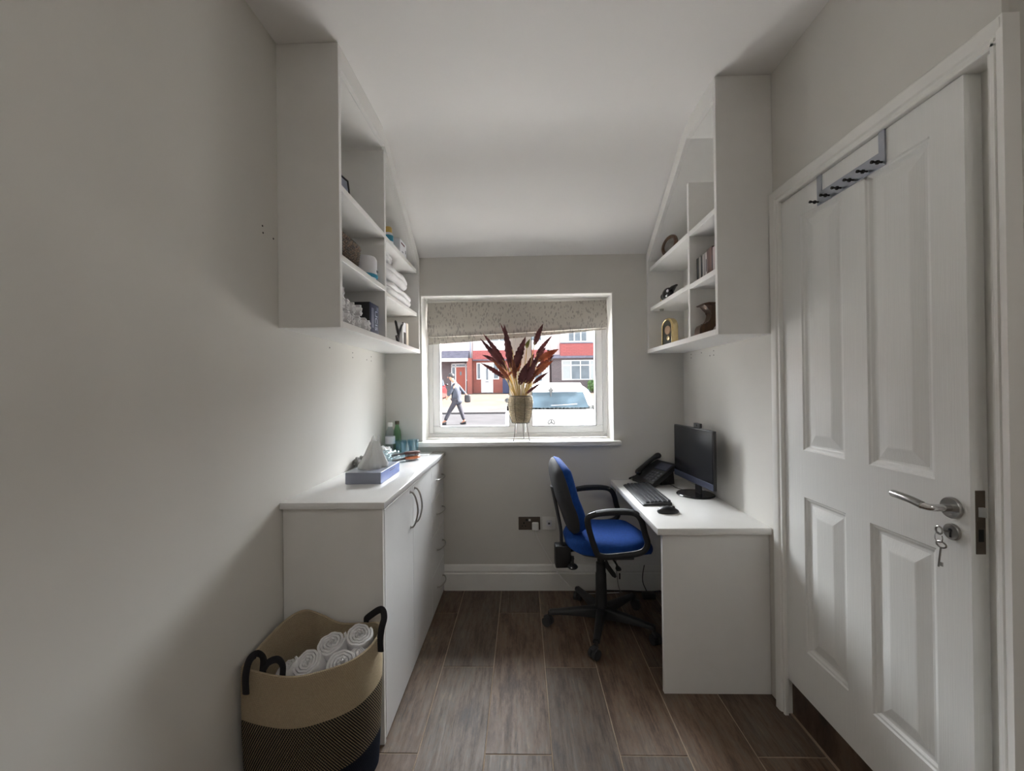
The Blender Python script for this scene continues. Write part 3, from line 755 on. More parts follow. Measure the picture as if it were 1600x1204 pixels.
# five-spoke base with castors: angles measured on the floor, minus the chair's own turn
for k, a0 in enumerate((181, 254.5, 327, 39, 110)):
    a = math.radians(a0)-ca; d = Vector((math.cos(a), math.sin(a), 0)); w = Vector((-d.y, d.x, 0))
    bm = B(); sec = [(.03, .026, .055, .115), (.12, .022, .066, .108), (.24, .018, .074, .098), (.295, .017, .072, .094)]
    rings = []
    for r, hw, zl, zh in sec: rings.append([bm.verts.new(d*r+w*q+Vector((0, 0, z))) for q, z in ((-hw, zl), (hw, zl), (hw, zh-.008), (hw*.6, zh), (-hw*.6, zh), (-hw, zh-.008))])
    for A, C2 in zip(rings, rings[1:]):
        for i in range(6): bm.faces.new((A[i], A[(i+1) % 6], C2[(i+1) % 6], C2[i]))
    bm.faces.new(rings[0]); bm.faces.new(rings[-1][::-1])
    lg = obj('base_leg', bm, 'black', ch, ang=50)
    bm = B(); c = d*.295; ax = (w*math.cos(.7)+d*math.sin(.7)).normalized()
    cyl(bm, c+Vector((0, 0, .05)), c+Vector((0, 0, .085)), .009, n=12)
    tr = ax.cross(Vector((0, 0, 1))).normalized()*.012
    for sgn in (-1, 1): cyl(bm, c+tr+ax*.004*sgn+Vector((0, 0, .0265)), c+tr+ax*.023*sgn+Vector((0, 0, .0265)), .026, n=20)
    tube(bm, [c+tr+ax*(-.004)+Vector((0, 0, .0265))+Vector((0, 0, .028))+tr*(-1.2), c+tr+Vector((0, 0, .056)), c+tr*2.6+Vector((0, 0, .046))], .016, 8, flat=.5, up=(0, 0, 1))
    obj('castor', bm, 'rubber', lg)
obj('gas_column', lathe(B(), [(0, .055), (.036, .055), (.040, .11), (.034, .125), (.031, .22), (.030, .30), (.027, .305), (.0265, .36), (.020, .365), (.020, .44), (0, .44)], (0, 0, 0), 28), 'black', ch)
bm = bx(B(), -.10, .10, -.075, .075, .425, .462, .008, 2); obj('mechanism', bm, 'black', ch)
obj('lever', tube(B(), smoothpath([(.02, -.06, .44), (.04, -.16, .425), (.045, -.21, .405)], 5), [.006]*8+[.012, .016, .014], 8, flat=.5, up=(0, 0, 1)), 'black', ch)
bm = tube(B(), [(.03, 0, .372), (.035, 0, .34), (.075, 0, .285), (.085, 0, .272)], [.006, .014, .013, .006], 8, flat=.35, up=(0, 1, 0)); obj('tilt_paddle', bm, 'black', ch)
# seat: soft cushion with waterfall front
def cushion(nx, ny, half, z0, crown, fn):
    bm = B(); top = []; bot = []
    for i in range(nx+1):
        rt_, rb = [], []
        for j in range(ny+1):
            u, v = -1+2*i/nx, -1+2*j/ny
            # squircle footprint
            su = u*math.sqrt(1-.40*v*v); sv = v*math.sqrt(1-.40*u*u)
            e = max(abs(u), abs(v)); h = (1-e**5)
            p, q = fn(su*half[0], sv*half[1], h, u, v)
            rt_.append(bm.verts.new(p)); rb.append(bm.verts.new(q))
        top.append(rt_); bot.append(rb)
    for i in range(nx):
        for j in range(ny):
            bm.faces.new((top[i][j], top[i+1][j], top[i+1][j+1], top[i][j+1])); bm.faces.new((bot[i][j], bot[i][j+1], bot[i+1][j+1], bot[i+1][j]))
    for i in range(nx):
        bm.faces.new((top[i][0], bot[i][0], bot[i+1][0], top[i+1][0])); bm.faces.new((top[i][ny], top[i+1][ny], bot[i+1][ny], bot[i][ny]))
    for j in range(ny):
        bm.faces.new((top[0][j], top[0][j+1], bot[0][j+1], bot[0][j])); bm.faces.new((top[nx][j], bot[nx][j], bot[nx][j+1], top[nx][j+1]))
    return bm
def seat_fn(x, y, h, u, v):
    fall = -.030*max(0, u-.55)**1.5*3; rise = .012*max(0, -u)
    zt = .505+.052*h**.6+fall*1.2+rise-.008*math.exp(-(x*x+y*y)/.02)
    return (x+.035, y, zt), (x*.96+.035, y*.96, .478+fall*.3)
obj('seat', cushion(26, 26, (.245, .235), .48, .05, seat_fn), 'blue', ch, ang=70)
def pan_fn(x, y, h, u, v): return (x*.90+.035, y*.90, .480), (x*.84+.035, y*.84, .460)
obj('seat_pan', cushion(16, 16, (.245, .235), .46, .05, pan_fn), 'black', ch, ang=50)
# backrest: leans back, blue pad in front and a dark shell behind
def back_pos(hh, yy, out):   # hh 0..1 up the back
    z = .540+.420*hh; x = -.162-.105*hh-.006*math.sin(PI*hh)+.012*math.sin(PI*min(1,hh*2))*(hh<.5)
    return Vector((x+out*.97-.10*yy*yy*0, yy, z+out*.22))
def bk_fn(x, y, h, u, v):
    hh = (x/.21+1)/2
    curve = .55*y*y
    return back_pos(hh, y, .012+.054*h**.6+curve), back_pos(hh, y, .006+curve)
obj('backrest', cushion(26, 24, (.21, .215), 0, 0, bk_fn), 'blue', ch, ang=70)
def sh_fn(x, y, h, u, v):
    hh = (x/.21+1)/2; curve = .55*y*y
    return back_pos(hh, y*.985, .008+curve), back_pos(hh, y*.975, -.006-.034*h**.8+curve)
obj('back_shell', cushion(22, 22, (.207, .212), 0, 0, sh_fn), 'rubber', ch, ang=60)
bm = B(); 
spine = [(-.06, 0, .452), (-.15, 0, .440), (-.205, 0, .435), (-.222, 0, .46), (-.226, 0, .55), (-.246, 0, .66), (-.274, 0, .80)]
tube(bm, smoothpath(spine, 5), .030, 8, flat=.32, up=(1, 0, .35)); 
sp = obj('back_bar', bm, 'black', ch)
bm = bx(B(), -.262, -.175, -.036, .036, .345, .470, .008, 2); obj('height_box', bm, 'black', sp)
for yk in (-.055, .058):
    bm = cyl(B(), (-.17, yk, .42), (-.17, yk, .375), .008, n=10); lathe(bm, [(0, .352), (.024, .354), (.030, .362), (.024, .372), (.010, .380), (0, .38)], (-.17, yk, 0), 10)
    obj('adjusting_knob', bm, 'black', ch)
# looped armrests
for sgn in (-1, 1):
    yy = sgn*.262
    loop = [(-.127, yy, .678), (-.101, yy, .708), (-.03, yy, .719), (.094, yy, .719), (.143, yy, .688), (.166, yy, .610), (.178, yy, .555), (.145, yy, .515), (.04, yy, .500), (-.060, yy, .500), (-.092, yy, .545)]
    bm = tube(B(), smoothpath(loop, 5, True), .0155, 10, True, flat=.85, up=(0, 1, 0))
    ar = obj('armrest', bm, 'black', ch)
    bm = bx(B(), .0, .11, min(yy, sgn*.16), max(yy, sgn*.16), .478, .490, .002); obj('arm_bracket', bm, 'black', ar)
    bm = tube(B(), smoothpath([(-.085, yy, .722), (-.02, yy, .730), (.06, yy, .730), (.105, yy, .724)], 5), .020, 10, flat=.42, up=(0, 0, 1)); obj('arm_pad', bm, 'rubber', ar)

# ------------------------------------------------------------------ sockets and cables on the window wall
sk = thing('wall_socket', 'dark bronze double wall socket with a white plug in it', 'socket', (.037, D-.006, .445))
obj('face_plate', bx(B(), -.036, .110, D-.007, D, .402, .489, .003, 2), 'darksteel', sk)
for x in (.000, .074):
    o = obj('switch', bx(B(), x+.012 if x < .05 else x-.042, x+.026 if x < .05 else x-.028, D-.010, D-.0065, .462, .476, .001), 'white_plastic' if x > .05 else 'black', sk, smooth=False)
bm = B(); bx(bm, -.004, .004, D-.0078, D-.0068, .444, .454); bx(bm, -.014, -.007, D-.0078, D-.0068, .426, .431); bx(bm, .007, .014, D-.0078, D-.0068, .426, .431)
obj('pin_holes', bm, 'hole_black', sk, smooth=False)
pl = thing('plug', 'white three-pin plug pushed into the dark wall socket', 'plug', (.077, D-.03, .43))
obj('plug_body', bx(B(), .054, .099, D-.044, D-.008, .408, .458, .008, 3), 'white_plastic', pl)
obj('plug_cable', tube(B(), smoothpath([(.078, D-.030, .408), (.084, 2.790, .380), (.132, 2.785, .287), (.205, 2.778, .160), (.290, 2.770, .062), (.36, 2.770, .012), (.45, 2.775, .004), (.62, 2.79, .004)], 7), .0027, 6), 'cord', pl)
sk2 = thing('blank_wall_plate', 'white telephone wall plate next to the dark bronze socket', 'wall plate', (.17, D-.006, .449))
obj('face_plate', bx(B(), .124, .214, D-.008, D, .404, .493, .003, 2), 'white_plastic', sk2)
obj('socket_insert', bx(B(), .150, .188, D-.011, D-.0075, .428, .468, .002), 'label', sk2, smooth=False)
obj('port', bx(B(), .162, .176, D-.0118, D-.0105, .440, .452), 'greyink', sk2, smooth=False)
ad = thing('power_adapter', 'black power adapter lying on the floor under the desk by the wall', 'adapter', (.80, 2.72, 0))
obj('adapter_body', bx(B(), .755, .835, 2.70, 2.75, .0, .034, .006, 2), 'black', ad)
obj('adapter_cable', tube(B(), smoothpath([(.79, 2.748, .028), (.775, 2.79, .10), (.81, 2.80, .28), (.83, 2.80, .50), (.85, 2.79, .69)], 6), .003, 6), 'black', ad)
tag(obj('floor_cable', tube(B(), smoothpath([(.50, 2.815, .006), (.60, 2.812, .005), (.70, 2.810, .005), (.80, 2.795, .005), (.90, 2.81, .005)], 6), .004, 6), 'black'), 'black cable running along the floor at the foot of the baseboard', 'cable')
bm = tube(B(), smoothpath([(.612, 2.815, .70), (.608, 2.812, .25), (.612, 2.80, .10), (.622, 2.79, .03), (.64, 2.78, .006)], 6), .0024, 6)
inl = thing('hanging_cable', 'thin grey cable with an inline clip hanging behind the chair from the desk', 'cable', (.61, 2.81, 0))
obj('cable', bm, 'greycloth', inl)
obj('clip', bx(B(), .625, .634, 2.80, 2.808, .085, .125, .002), 'black', inl, smooth=False)

# ------------------------------------------------------------------ roman blind, drawn up and hanging a little crooked
bl = thing('roman_blind', 'beige roman blind with a sprig print drawn up at the top of the window', 'blind', (-.035, 2.99, 1.80))
BX0, BX1 = -.668, .600
def sheet(rows, nx, th, wob):
    """rows: list of functions u -> (y, z); double sided slab"""
    bm = B(); F, K = [], []
    for fn in rows:
        a, b = [], []
        for i in range(nx+1):
            u = i/nx; y, z = fn(u); x = BX0+(BX1-BX0)*u
            y += wob*math.sin(9*u+3*z)+wob*.6*math.sin(23*u+1)
            a.append(bm.verts.new((x, y, z))); b.append(bm.verts.new((x, y+th, z)))
        F.append(a); K.append(b)
    m = len(rows)
    for r in range(m-1):
        for i in range(nx):
            bm.faces.new((F[r][i], F[r+1][i], F[r+1][i+1], F[r][i+1])); bm.faces.new((K[r][i], K[r][i+1], K[r+1][i+1], K[r+1][i]))
        bm.faces.new((F[r][0], K[r][0], K[r+1][0], F[r+1][0])); bm.faces.new((F[r][nx], F[r+1][nx], K[r+1][nx], K[r][nx]))
    for i in range(nx):
        bm.faces.new((F[0][i], F[0][i+1], K[0][i+1], K[0][i])); bm.faces.new((F[-1][i], K[-1][i], K[-1][i+1], F[-1][i+1]))
    return bm
zt = lambda u: 1.968+.004*math.sin(7*u)
zb = lambda u: 1.729+.052*u-.004*math.sin(PI*u)
def mk(k):
    return lambda u: (2.978-.022*math.sin(PI*k**1.6)*.9-.004*k, zt(u)+(zb(u)-zt(u))*k)
rows = [mk(k/9) for k in range(10)] + [lambda u: (2.972, zb(u)-.006), lambda u: (2.982, zb(u)-.0085), lambda u: (2.992, zb(u)-.003)]
obj('front_fold', sheet(rows, 50, .003, .0012), 'blind', bl, ang=60)
zf = lambda u: zb(u)-.006-.040*(1-u)**.9-.010
obj('lower_fold', sheet([lambda u: (2.998, zb(u)+.05), lambda u: (2.998, zb(u)-.005), lambda u: (2.996, zf(u)+.006), lambda u: (2.998, zf(u)), lambda u: (3.003, zf(u)+.001)], 50, .003, .001), 'blind', bl, ang=60)
obj('headrail', bx(B(), BX0, BX1, 2.985, 3.020, 1.962, WZ1-.008, .002), 'white_plastic', bl, smooth=False)
obj('chain', tube(B(), smoothpath([(.597, 3.006, 1.90), (.596, 2.998, 1.5), (.596, 2.992, 1.12), (.586, 2.985, 1.05), (.560, 2.975, 1.015), (.53, 2.965, 1.003), (.50, 2.962, 1.002)], 6), .0022, 6), 'cord', bl)
obj('cord_end', cyl(B(), (.50, 2.962, 1.003), (.475, 2.958, 1.003), .0035, n=8), 'cord', bl)

# ------------------------------------------------------------------ plant in a woven pot on a wire stand
PX, PYY, PZZ = -.014, 2.880, 1.0
pot = thing('potted_plant', 'burgundy leaved plant in a woven cord pot on thin wire legs on the windowsill', 'plant', (PX, PYY, PZZ))
prof = []
n = 19
for i in range(n*3+1):
    t = i/(n*3); z = .124+.180*t
    r = .060+.026*math.sin(min(1, t*1.25)*PI/2)-.006*max(0, t-.8)/.2
    prof.append((r+.0032*math.sin(2*PI*i/3), z))
prof = [(0, .122), (.052, .122)]+prof+[(.076, .305), (.073, .285), (0, .283)]
obj('woven_pot', lathe(B(), prof, (PX, PYY, PZZ), 40), 'potrope', pot, ang=80)
bm = tube(B(), [(PX+.079*math.cos(a), PYY+.079*math.sin(a), PZZ+.302) for a in [2*PI*k/32 for k in range(32)]], .0026, 6, True)
tube(bm, [(PX+.060*math.cos(a), PYY+.060*math.sin(a), PZZ+.121) for a in [2*PI*k/32 for k in range(32)]], .0022, 6, True)
for a0 in range(8):
    a = a0*PI/4+.35
    tube(bm, [(PX+r*math.cos(a), PYY+r*math.sin(a), PZZ+z) for r, z in ((.060, .121), (.075, .155), (.085, .20), (.0885, .24), (.085, .28), (.079, .302))], .0016, 5)
st = obj('wire_frame', bm, 'wire', pot)
for a in (math.radians(232), math.radians(318), math.radians(75)):
    c, s_ = math.cos(a), math.sin(a)
    bm = tube(B(), [(PX+.056*c, PYY+.056*s_, PZZ+.121), (PX+.066*c, PYY+.066*s_, PZZ+.06), (PX+.078*c, PYY+.078*s_, PZZ+.004)], .0017, 6)
    blob(bm, (PX+.078*c, PYY+.078*s_, PZZ+.0045), .0042, 1); obj('wire_leg', bm, 'wire', pot)
obj('compost', lathe(B(), [(0, .286), (.071, .286), (.05, .291), (0, .293)], (PX, PYY, PZZ), 24), 'bristle', pot)
def leaf(tip, base, width, dy_t, dy_b, m='leaf', bend=.02, stem_m='stem', wav=.22):
    tip = Vector((tip[0], PYY+dy_t, tip[1])); base = Vector((base[0], PYY+dy_b, base[1]))
    root = Vector((PX+(base.x-PX)*.30, PYY+dy_b*.45, PZZ+.285))
    ax = (tip-base); ln = ax.length; t = ax.normalized()
    side = t.cross(Vector((0, 1, 0))).normalized(); nrm = side.cross(t)
    rs = random.random()*6; n = 22; bm = B(); F = []
    sag = Vector((0, 0, -1)) if abs(t.x) > .3 else Vector((math.copysign(1, t.x+1e-6), 0, 0))
    for i in range(n+1):
        k = i/n
        c = base+ax*k+sag*bend*(k*k-k*.6)
        w = width*.95*(math.sin(PI*min(1, k*.97+.03)**.85)**.75)*(1-.35*k) if i < n else 0
        w = max(w, .0012)
        row = []
        for j, q in enumerate((-1, -.5, 0, .5, 1)):
            ripple = (wav*math.sin(i*2.3+rs+(0 if q < 0 else 1.7)) if abs(q) == 1 else 0)
            p = c+side*(q*w*(1+ripple*.8))+nrm*(abs(q)*w*.32+ripple*w*.5)
            row.append(p)
        F.append(row)
    fr = [[bm.verts.new(p) for p in r] for r in F]; bk = [[bm.verts.new(p-nrm*.0012) for p in r] for r in F]
    for i in range(n):
        for j in range(4):
            bm.faces.new((fr[i][j], fr[i][j+1], fr[i+1][j+1], fr[i+1][j])); bm.faces.new((bk[i][j], bk[i+1][j], bk[i+1][j+1], bk[i][j+1]))
        bm.faces.new((fr[i][0], fr[i+1][0], bk[i+1][0], bk[i][0])); bm.faces.new((fr[i][4], bk[i][4], bk[i+1][4], fr[i+1][4]))
    o = obj('leaf', bm, m, pot, ang=80)
    mid = root.lerp(base, .5)+Vector((0, 0, .015))
    obj('leaf_stem', tube(B(), smoothpath([root, mid, base, base+ax*.12], 4), [.0028]*8+[.0022]*4+[.0018], 6), stem_m, o)
LV = [((-.283, 1.704), (-.121, 1.492), .022, -.03, -.02, 'leaf'), ((-.268, 1.744), (-.117, 1.525), .021, .03, .02, 'leaf'),
      ((-.112, 1.793), (-.080, 1.495), .030, -.01, .0, 'leaf'), ((-.150, 1.819), (-.062, 1.600), .013, .04, .02, 'leaf'),
      ((-.277, 1.598), (-.160, 1.528), .018, .05, .03, 'leaf'), ((-.278, 1.536), (-.118, 1.425), .020, -.05, -.03, 'leaf'),
      ((.027, 1.711), (-.058, 1.475), .034, -.04, -.02, 'leaf'), ((.148, 1.804), (.086, 1.650), .023, .02, .01, 'leaf'),
      ((.209, 1.723), (.098, 1.579), .018, .04, .03, 'leaf'), ((.248, 1.624), (.110, 1.536), .030, -.03, -.02, 'leafbrown'),
      ((.211, 1.548), (.075, 1.434), .024, -.05, -.02, 'leafbrown'), ((.098, 1.542), (.016, 1.391), .032, -.06, -.04, 'leaf'),
      ((.032, 1.529), (-.018, 1.378), .030, -.07, -.05, 'leaf'), ((-.004, 1.558), (-.045, 1.465), .020, -.02, -.01, 'leafbrown'),
      ((.129, 1.396), (.022, 1.312), .012, -.05, -.03, 'leaf'), ((.200, 1.565), (.104, 1.465), .018, .05, .03, 'leafbrown'),
      ((.049, 1.696), (.034, 1.632), .016, .05, .03, 'leafgreen'), ((-.072, 1.590), (-.078, 1.500), .016, .02, .01, 'leafgreen'),
      ((-.060, 1.480), (-.095, 1.440), .010, -.04, -.02, 'leafbrown'), ((.150, 1.560), (.100, 1.545), .012, .0, .0, 'leafgreen'),
      ((-.235, 1.665), (-.095, 1.470), .020, .06, .04, 'leaf'), ((-.205, 1.560), (-.085, 1.410), .018, -.06, -.04, 'leafbrown'), ((-.015, 1.640), (-.030, 1.470), .024, .05, .03, 'leaf'),
      ((.085, 1.600), (.020, 1.440), .026, .02, .01, 'leaf'), ((.165, 1.640), (.070, 1.500), .022, -.01, .0, 'leaf'), ((.225, 1.590), (.095, 1.480), .022, .06, .04, 'leaf'),
      ((.120, 1.500), (.035, 1.385), .024, -.03, -.02, 'leafbrown'), ((-.060, 1.560), (-.050, 1.420), .020, -.08, -.05, 'leafbrown'), ((.180, 1.470), (.070, 1.380), .016, .03, .02, 'leaf')]
for a in LV: leaf(*a)
for k in range(10):
    a = random.uniform(-1, 1); h = random.uniform(.06, .15)
    obj('cut_stem', tube(B(), smoothpath([(PX+a*.03, PYY+random.uniform(-.03, .03), PZZ+.285), (PX+a*.05, PYY, PZZ+.285+h*.5), (PX+a*.075, PYY+random.uniform(-.03, .03), PZZ+.285+h)], 3), .0026, 6), 'stem', pot)

# ------------------------------------------------------------------ rope basket with rolled towels
bk = thing('laundry_basket', 'tall rope basket in cream, speckled and navy bands holding rolled towels', 'basket', (-.725, 1.445, 0))
BCX, BCY = -.722, 1.450
RIM = [(-.912, 1.338), (-.900, 1.325), (-.84, 1.310), (-.764, 1.303), (-.705, 1.308), (-.648, 1.330), (-.592, 1.366), (-.556, 1.412), (-.534, 1.480), (-.530, 1.540), (-.552, 1.573), (-.622, 1.583), (-.70, 1.581), (-.768, 1.585), (-.835, 1.585), (-.885, 1.555), (-.908, 1.480), (-.915, 1.405)]
RZ_ = [.473, .474, .470, .462, .461, .462, .462, .462, .464, .476, .484, .476, .478, .505, .524, .510, .490, .478]
rim3 = smoothpath([(x, y, z) for (x, y), z in zip(RIM, RZ_)], 5, True)
NA = len(rim3)
def rope_band(name, t0, t1, m, coil=.0062, lip=False):
    """t: 0 floor .. 1 rim"""
    bm = B(); lay = bm.loops.layers.float_vector.new('ropeuv') if False else None
    hgt = .475*(t1-t0); nz = max(3, int(hgt/coil))*3; outer, inner = [], []
    for i in range(nz+1):
        t = t0+(t1-t0)*i/nz; q = .0024*math.sin(2*PI*(i/3+.25))
        a, b = [], []
        for k, p in enumerate(rim3):
            d = Vector((p.x-BCX, p.y-BCY, 0)); bulge = 1-.07*(1-t)**1.4+.018*math.sin(PI*t)
            z = p.z*t; dn = d.normalized()
            a.append(bm.verts.new(Vector((BCX, BCY, z))+d*bulge+dn*q)); b.append(bm.verts.new(Vector((BCX, BCY, z))+d*bulge-dn*(.0085-q*.6)))
        outer.append(a); inner.append(b)
    for i in range(nz):
        for k in range(NA):
            k2_ = (k+1) % NA
            bm.faces.new((outer[i][k], outer[i][k2_], outer[i+1][k2_], outer[i+1][k])); bm.faces.new((inner[i][k], inner[i+1][k], inner[i+1][k2_], inner[i][k2_]))
    for i, s_ in ((0, 1), (nz, -1)):
        for k in range(NA): bm.faces.new((outer[i][k], outer[i][(k+1) % NA], inner[i][(k+1) % NA], inner[i][k]))
    o = obj(name, bm, m, bk, ang=80)
    at = o.data.attributes.new('ropeuv', 'FLOAT_VECTOR', 'POINT'); acc = [0]
    for k in range(1, NA+1): acc.append(acc[-1]+(rim3[k % NA]-rim3[k-1]).length)
    vals = []
    for i in range(nz+1):
        for k in range(NA): vals += [acc[k], i/3.0, 0]*2
    at.data.foreach_set('vector', vals)
    return o
rope_band('rope_base', .0, .27, 'rope_navy'); rope_band('rope_middle', .27, .655, 'rope_mixed'); rope_band('rope_top', .655, 1.0, 'rope_cream')
bm = B(); vs = [bm.verts.new((BCX+(p.x-BCX)*.92, BCY+(p.y-BCY)*.92, .006)) for p in rim3]; bm.faces.new(vs)
vs2 = [bm.verts.new((v.co.x, v.co.y, .001)) for v in vs]; bm.faces.new(vs2[::-1])
for k in range(NA): bm.faces.new((vs[k], vs2[k], vs2[(k+1) % NA], vs[(k+1) % NA]))
obj('rope_bottom', bm, 'rope_navy', bk, smooth=False)
h1 = [(-.872, 1.294, .415), (-.874, 1.296, .47), (-.868, 1.306, .512), (-.854, 1.322, .522), (-.842, 1.335, .500), (-.845, 1.336, .455)]
h1b = [(-.842, 1.328, .462), (-.828, 1.338, .484), (-.802, 1.345, .490), (-.782, 1.340, .474), (-.777, 1.330, .445)]
h2 = [(-.604, 1.592, .430), (-.603, 1.592, .472), (-.598, 1.575, .494), (-.570, 1.555, .522), (-.535, 1.535, .550), (-.517, 1.525, .552), (-.510, 1.515, .530), (-.516, 1.505, .500), (-.520, 1.500, .460), (-.519, 1.500, .420)]
for pts in (h1, h1b, h2):
    obj('strap_handle' if pts is not h1b else 'strap_knot', tube(B(), smoothpath(pts, 5), .0125 if pts is not h1b else .011, 10, flat=.36, up=(-.2, -1, .3)), 'strap', bk)

def rolled_towel(axis_c, axis_d, rad, length, label, group=None, seed=0, name='rolled_towel', turns=3.2, th=None):
    """spiral roll; axis_c = centre of the visible end, axis_d = direction out of that end"""
    d = Vector(axis_d).normalized(); u = d.orthogonal().normalized(); w = d.cross(u); rnd = random.Random(seed)
    th = th or rad/(turns+.55)*.86
    n = int(turns*22); inn, out = [], []; ph = rnd.uniform(0, 6)
    for i in range(n+1):
        a = 2*PI*turns*i/n; k = i/n
        r = rad*.10+(rad*.90-th*.5)*k
        wob = 1+.05*math.sin(2*a+ph)*k+.03*math.sin(3*a+2*ph)*k
        inn.append((a, (r-th*.44)*wob)); out.append((a, (r+th*.44)*wob))
    prof_ = out+inn[::-1]
    bm = B(); c = Vector(axis_c); rings = []
    hs_ = [(0, .80), (-.0025, .96), (-.008, 1.0), (-.25*length, 1.0), (-.5*length, 1.01), (-.75*length, 1.0), (-length+.008, 1.0), (-length+.0025, .96), (-length, .80)]
    mids = [((a, (ro_+ri)/2)) for (a, ro_), (_, ri) in zip(out, inn)]; mids = mids+mids[::-1]
    for h, f in hs_:
        ring = []
        for (a, r), (_, rm) in zip(prof_, mids):
            rr = rm+(r-rm)*f
            jit = .0016*math.sin(7*a+ph+h*60)
            ring.append(bm.verts.new(c+d*(h+jit*1.5)+(u*math.cos(a)+w*math.sin(a))*rr))
        rings.append(ring)
    m = len(prof_)
    for A, C2 in zip(rings, rings[1:]):
        for k in range(m): bm.faces.new((A[k], A[(k+1) % m], C2[(k+1) % m], C2[k]))
    for ring in (rings[0], rings[-1]):
        for k in range(n): bm.faces.new((ring[k], ring[k+1], ring[m-2-k], ring[m-1-k]))
    o = obj(name, bm, 'towel', None, ang=60)
    return tag(o, label, 'towel', group)
g = 'rolled towels in the rope basket'
TW_ = [((-.604, 1.520, .472), (.10, -.35, 1), .052, .22, 'white rolled towel in the basket, nearest the tall black strap handle'),
       ((-.694, 1.490, .458), (-.05, -.35, 1), .054, .22, 'white rolled towel in the basket, behind the others with its spiral tilted up'),
       ((-.735, 1.400, .448), (-.15, -.45, 1), .052, .22, 'white rolled towel in the basket, tight round spiral near the middle of the rim'),
       ((-.622, 1.412, .440), (.12, -.40, 1), .055, .22, 'white rolled towel in the basket, loose layered spiral against the front rim'),
       ((-.812, 1.395, .425), (-.45, -.15, .7), .047, .20, 'white rolled towel in the basket, lying low beside the knotted strap'),
       ((-.586, 1.462, .440), (.05, -.15, 1), .032, .20, 'small white rolled towel in the basket, half hidden at the corner of the rim')]
for i, (c, d, r, ln, lab) in enumerate(TW_): rolled_towel(c, d, r, ln, lab, g, i, turns=4.0)

# ------------------------------------------------------------------ things on the worktop
WZ = .931
tb = thing('tissue_box', 'grey and blue cardboard tissue box on the worktop with a white tissue', 'tissue box', (-.725, 2.03, WZ))
bm = bx(B(), -.806, -.644, 1.885, 2.175, WZ, WZ+.052, .0012); obj('carton', bm, 'greycard', tb, smooth=False)
obj('printed_side', bx(B(), -.6442, -.6434, 1.887, 2.173, WZ+.002, WZ+.050), 'bluecard', tb, smooth=False)
obj('side_slot', bx(B(), -.6436, -.6428, 2.02, 2.10, WZ+.034, WZ+.037), 'greyink', tb, smooth=False)
obj('opening', prism(B(), [(-.725+.036*math.cos(a), 2.02+.085*math.sin(a)) for a in [2*PI*k/24 for k in range(24)]], 'z', WZ+.0515, WZ+.0526), 'label', tb, smooth=False)
# pulled-up tissue: a ragged cone of folds
bm = B(); rings = []; n = 44
for i, (h, r) in enumerate(((.0, .060), (.022, .058), (.045, .046), (.075, .034), (.105, .024), (.128, .017), (.140, .015))):
    ring = []
    for k in range(n):
        a = 2*PI*k/n; f = 1+.30*math.sin(5*a+.5+i*.25)*(.4+.1*i)+.12*math.sin(9*a+i*.4)
        lean = Vector((.018*i/6, -.01*i/6, 0))
        hh = h+(.016*math.sin(3*a+1) if i == 6 else 0)+(.006*math.sin(4*a) if i == 0 else 0)
        ring.append(bm.verts.new(Vector((-.728, 2.015, WZ+.050+max(0, hh)))+lean+Vector((r*f*math.cos(a), 1.15*r*f*math.sin(a), 0))))
    rings.append(ring)
for A, C2 in zip(rings, rings[1:]):
    for k in range(n): bm.faces.new((A[k], A[(k+1) % n], C2[(k+1) % n], C2[k]))
o = obj('tissue', bm, 'tissue', tb, ang=70)
sm = o.modifiers.new('thickness', 'SOLIDIFY'); sm.thickness = .0008

def bottle(nm, label, x, y, prof, m, cap_m, cap, lab=None, cat='bottle'):
    t = thing(nm, label, cat, (x, y, WZ))
    obj('body', lathe(B(), prof, (x, y, WZ), 24), m, t)
    obj('cap', lathe(B(), cap, (x, y, WZ), 20), cap_m, t)
    if lab: obj('label', lathe(B(), lab, (x, y, WZ), 24), 'label', t)
    return t
bottle('water_bottle', 'clear plastic water bottle with white cap and label in the corner on the worktop', -.872, 2.745,
       [(0, 0), (.028, 0), (.031, .006), (.031, .05), (.029, .058), (.031, .066), (.031, .12), (.027, .150), (.015, .175), (.013, .190), (0, .190)], 'clearplastic', 'white_plastic',
       [(0, .182), (.015, .182), (.0155, .186), (.0155, .206), (.0145, .209), (0, .209)], [(.0313, .070), (.0316, .071), (.0316, .117), (.0313, .118)])
bottle('green_bottle', 'slim green glass bottle standing behind the clear water bottle', -.842, 2.800,
       [(0, 0), (.024, 0), (.026, .006), (.026, .12), (.022, .15), (.012, .178), (.011, .195), (0, .195)], 'greenglass', 'darksteel', [(0, .192), (.0135, .192), (.0135, .214), (0, .215)])
def tumbler(x, y, label):
    t = thing('drinking_glass', label, 'glass', (x, y, WZ), group='blue glasses on the worktop')
    obj('glass_body', lathe(B(), [(0, 0), (.028, 0), (.031, .004), (.037, .092), (.035, .092), (.029, .012), (0, .010)], (x, y, WZ), 28), 'tumbler', t)
    return t
tumbler(-.800, 2.735, 'pale blue drinking glass on the worktop, next to the water bottle')
tumbler(-.728, 2.775, 'pale blue drinking glass on the worktop, on its own nearer the windowsill')
tumbler(-.755, 2.700, 'pale blue drinking glass on the worktop, in front of the other two')
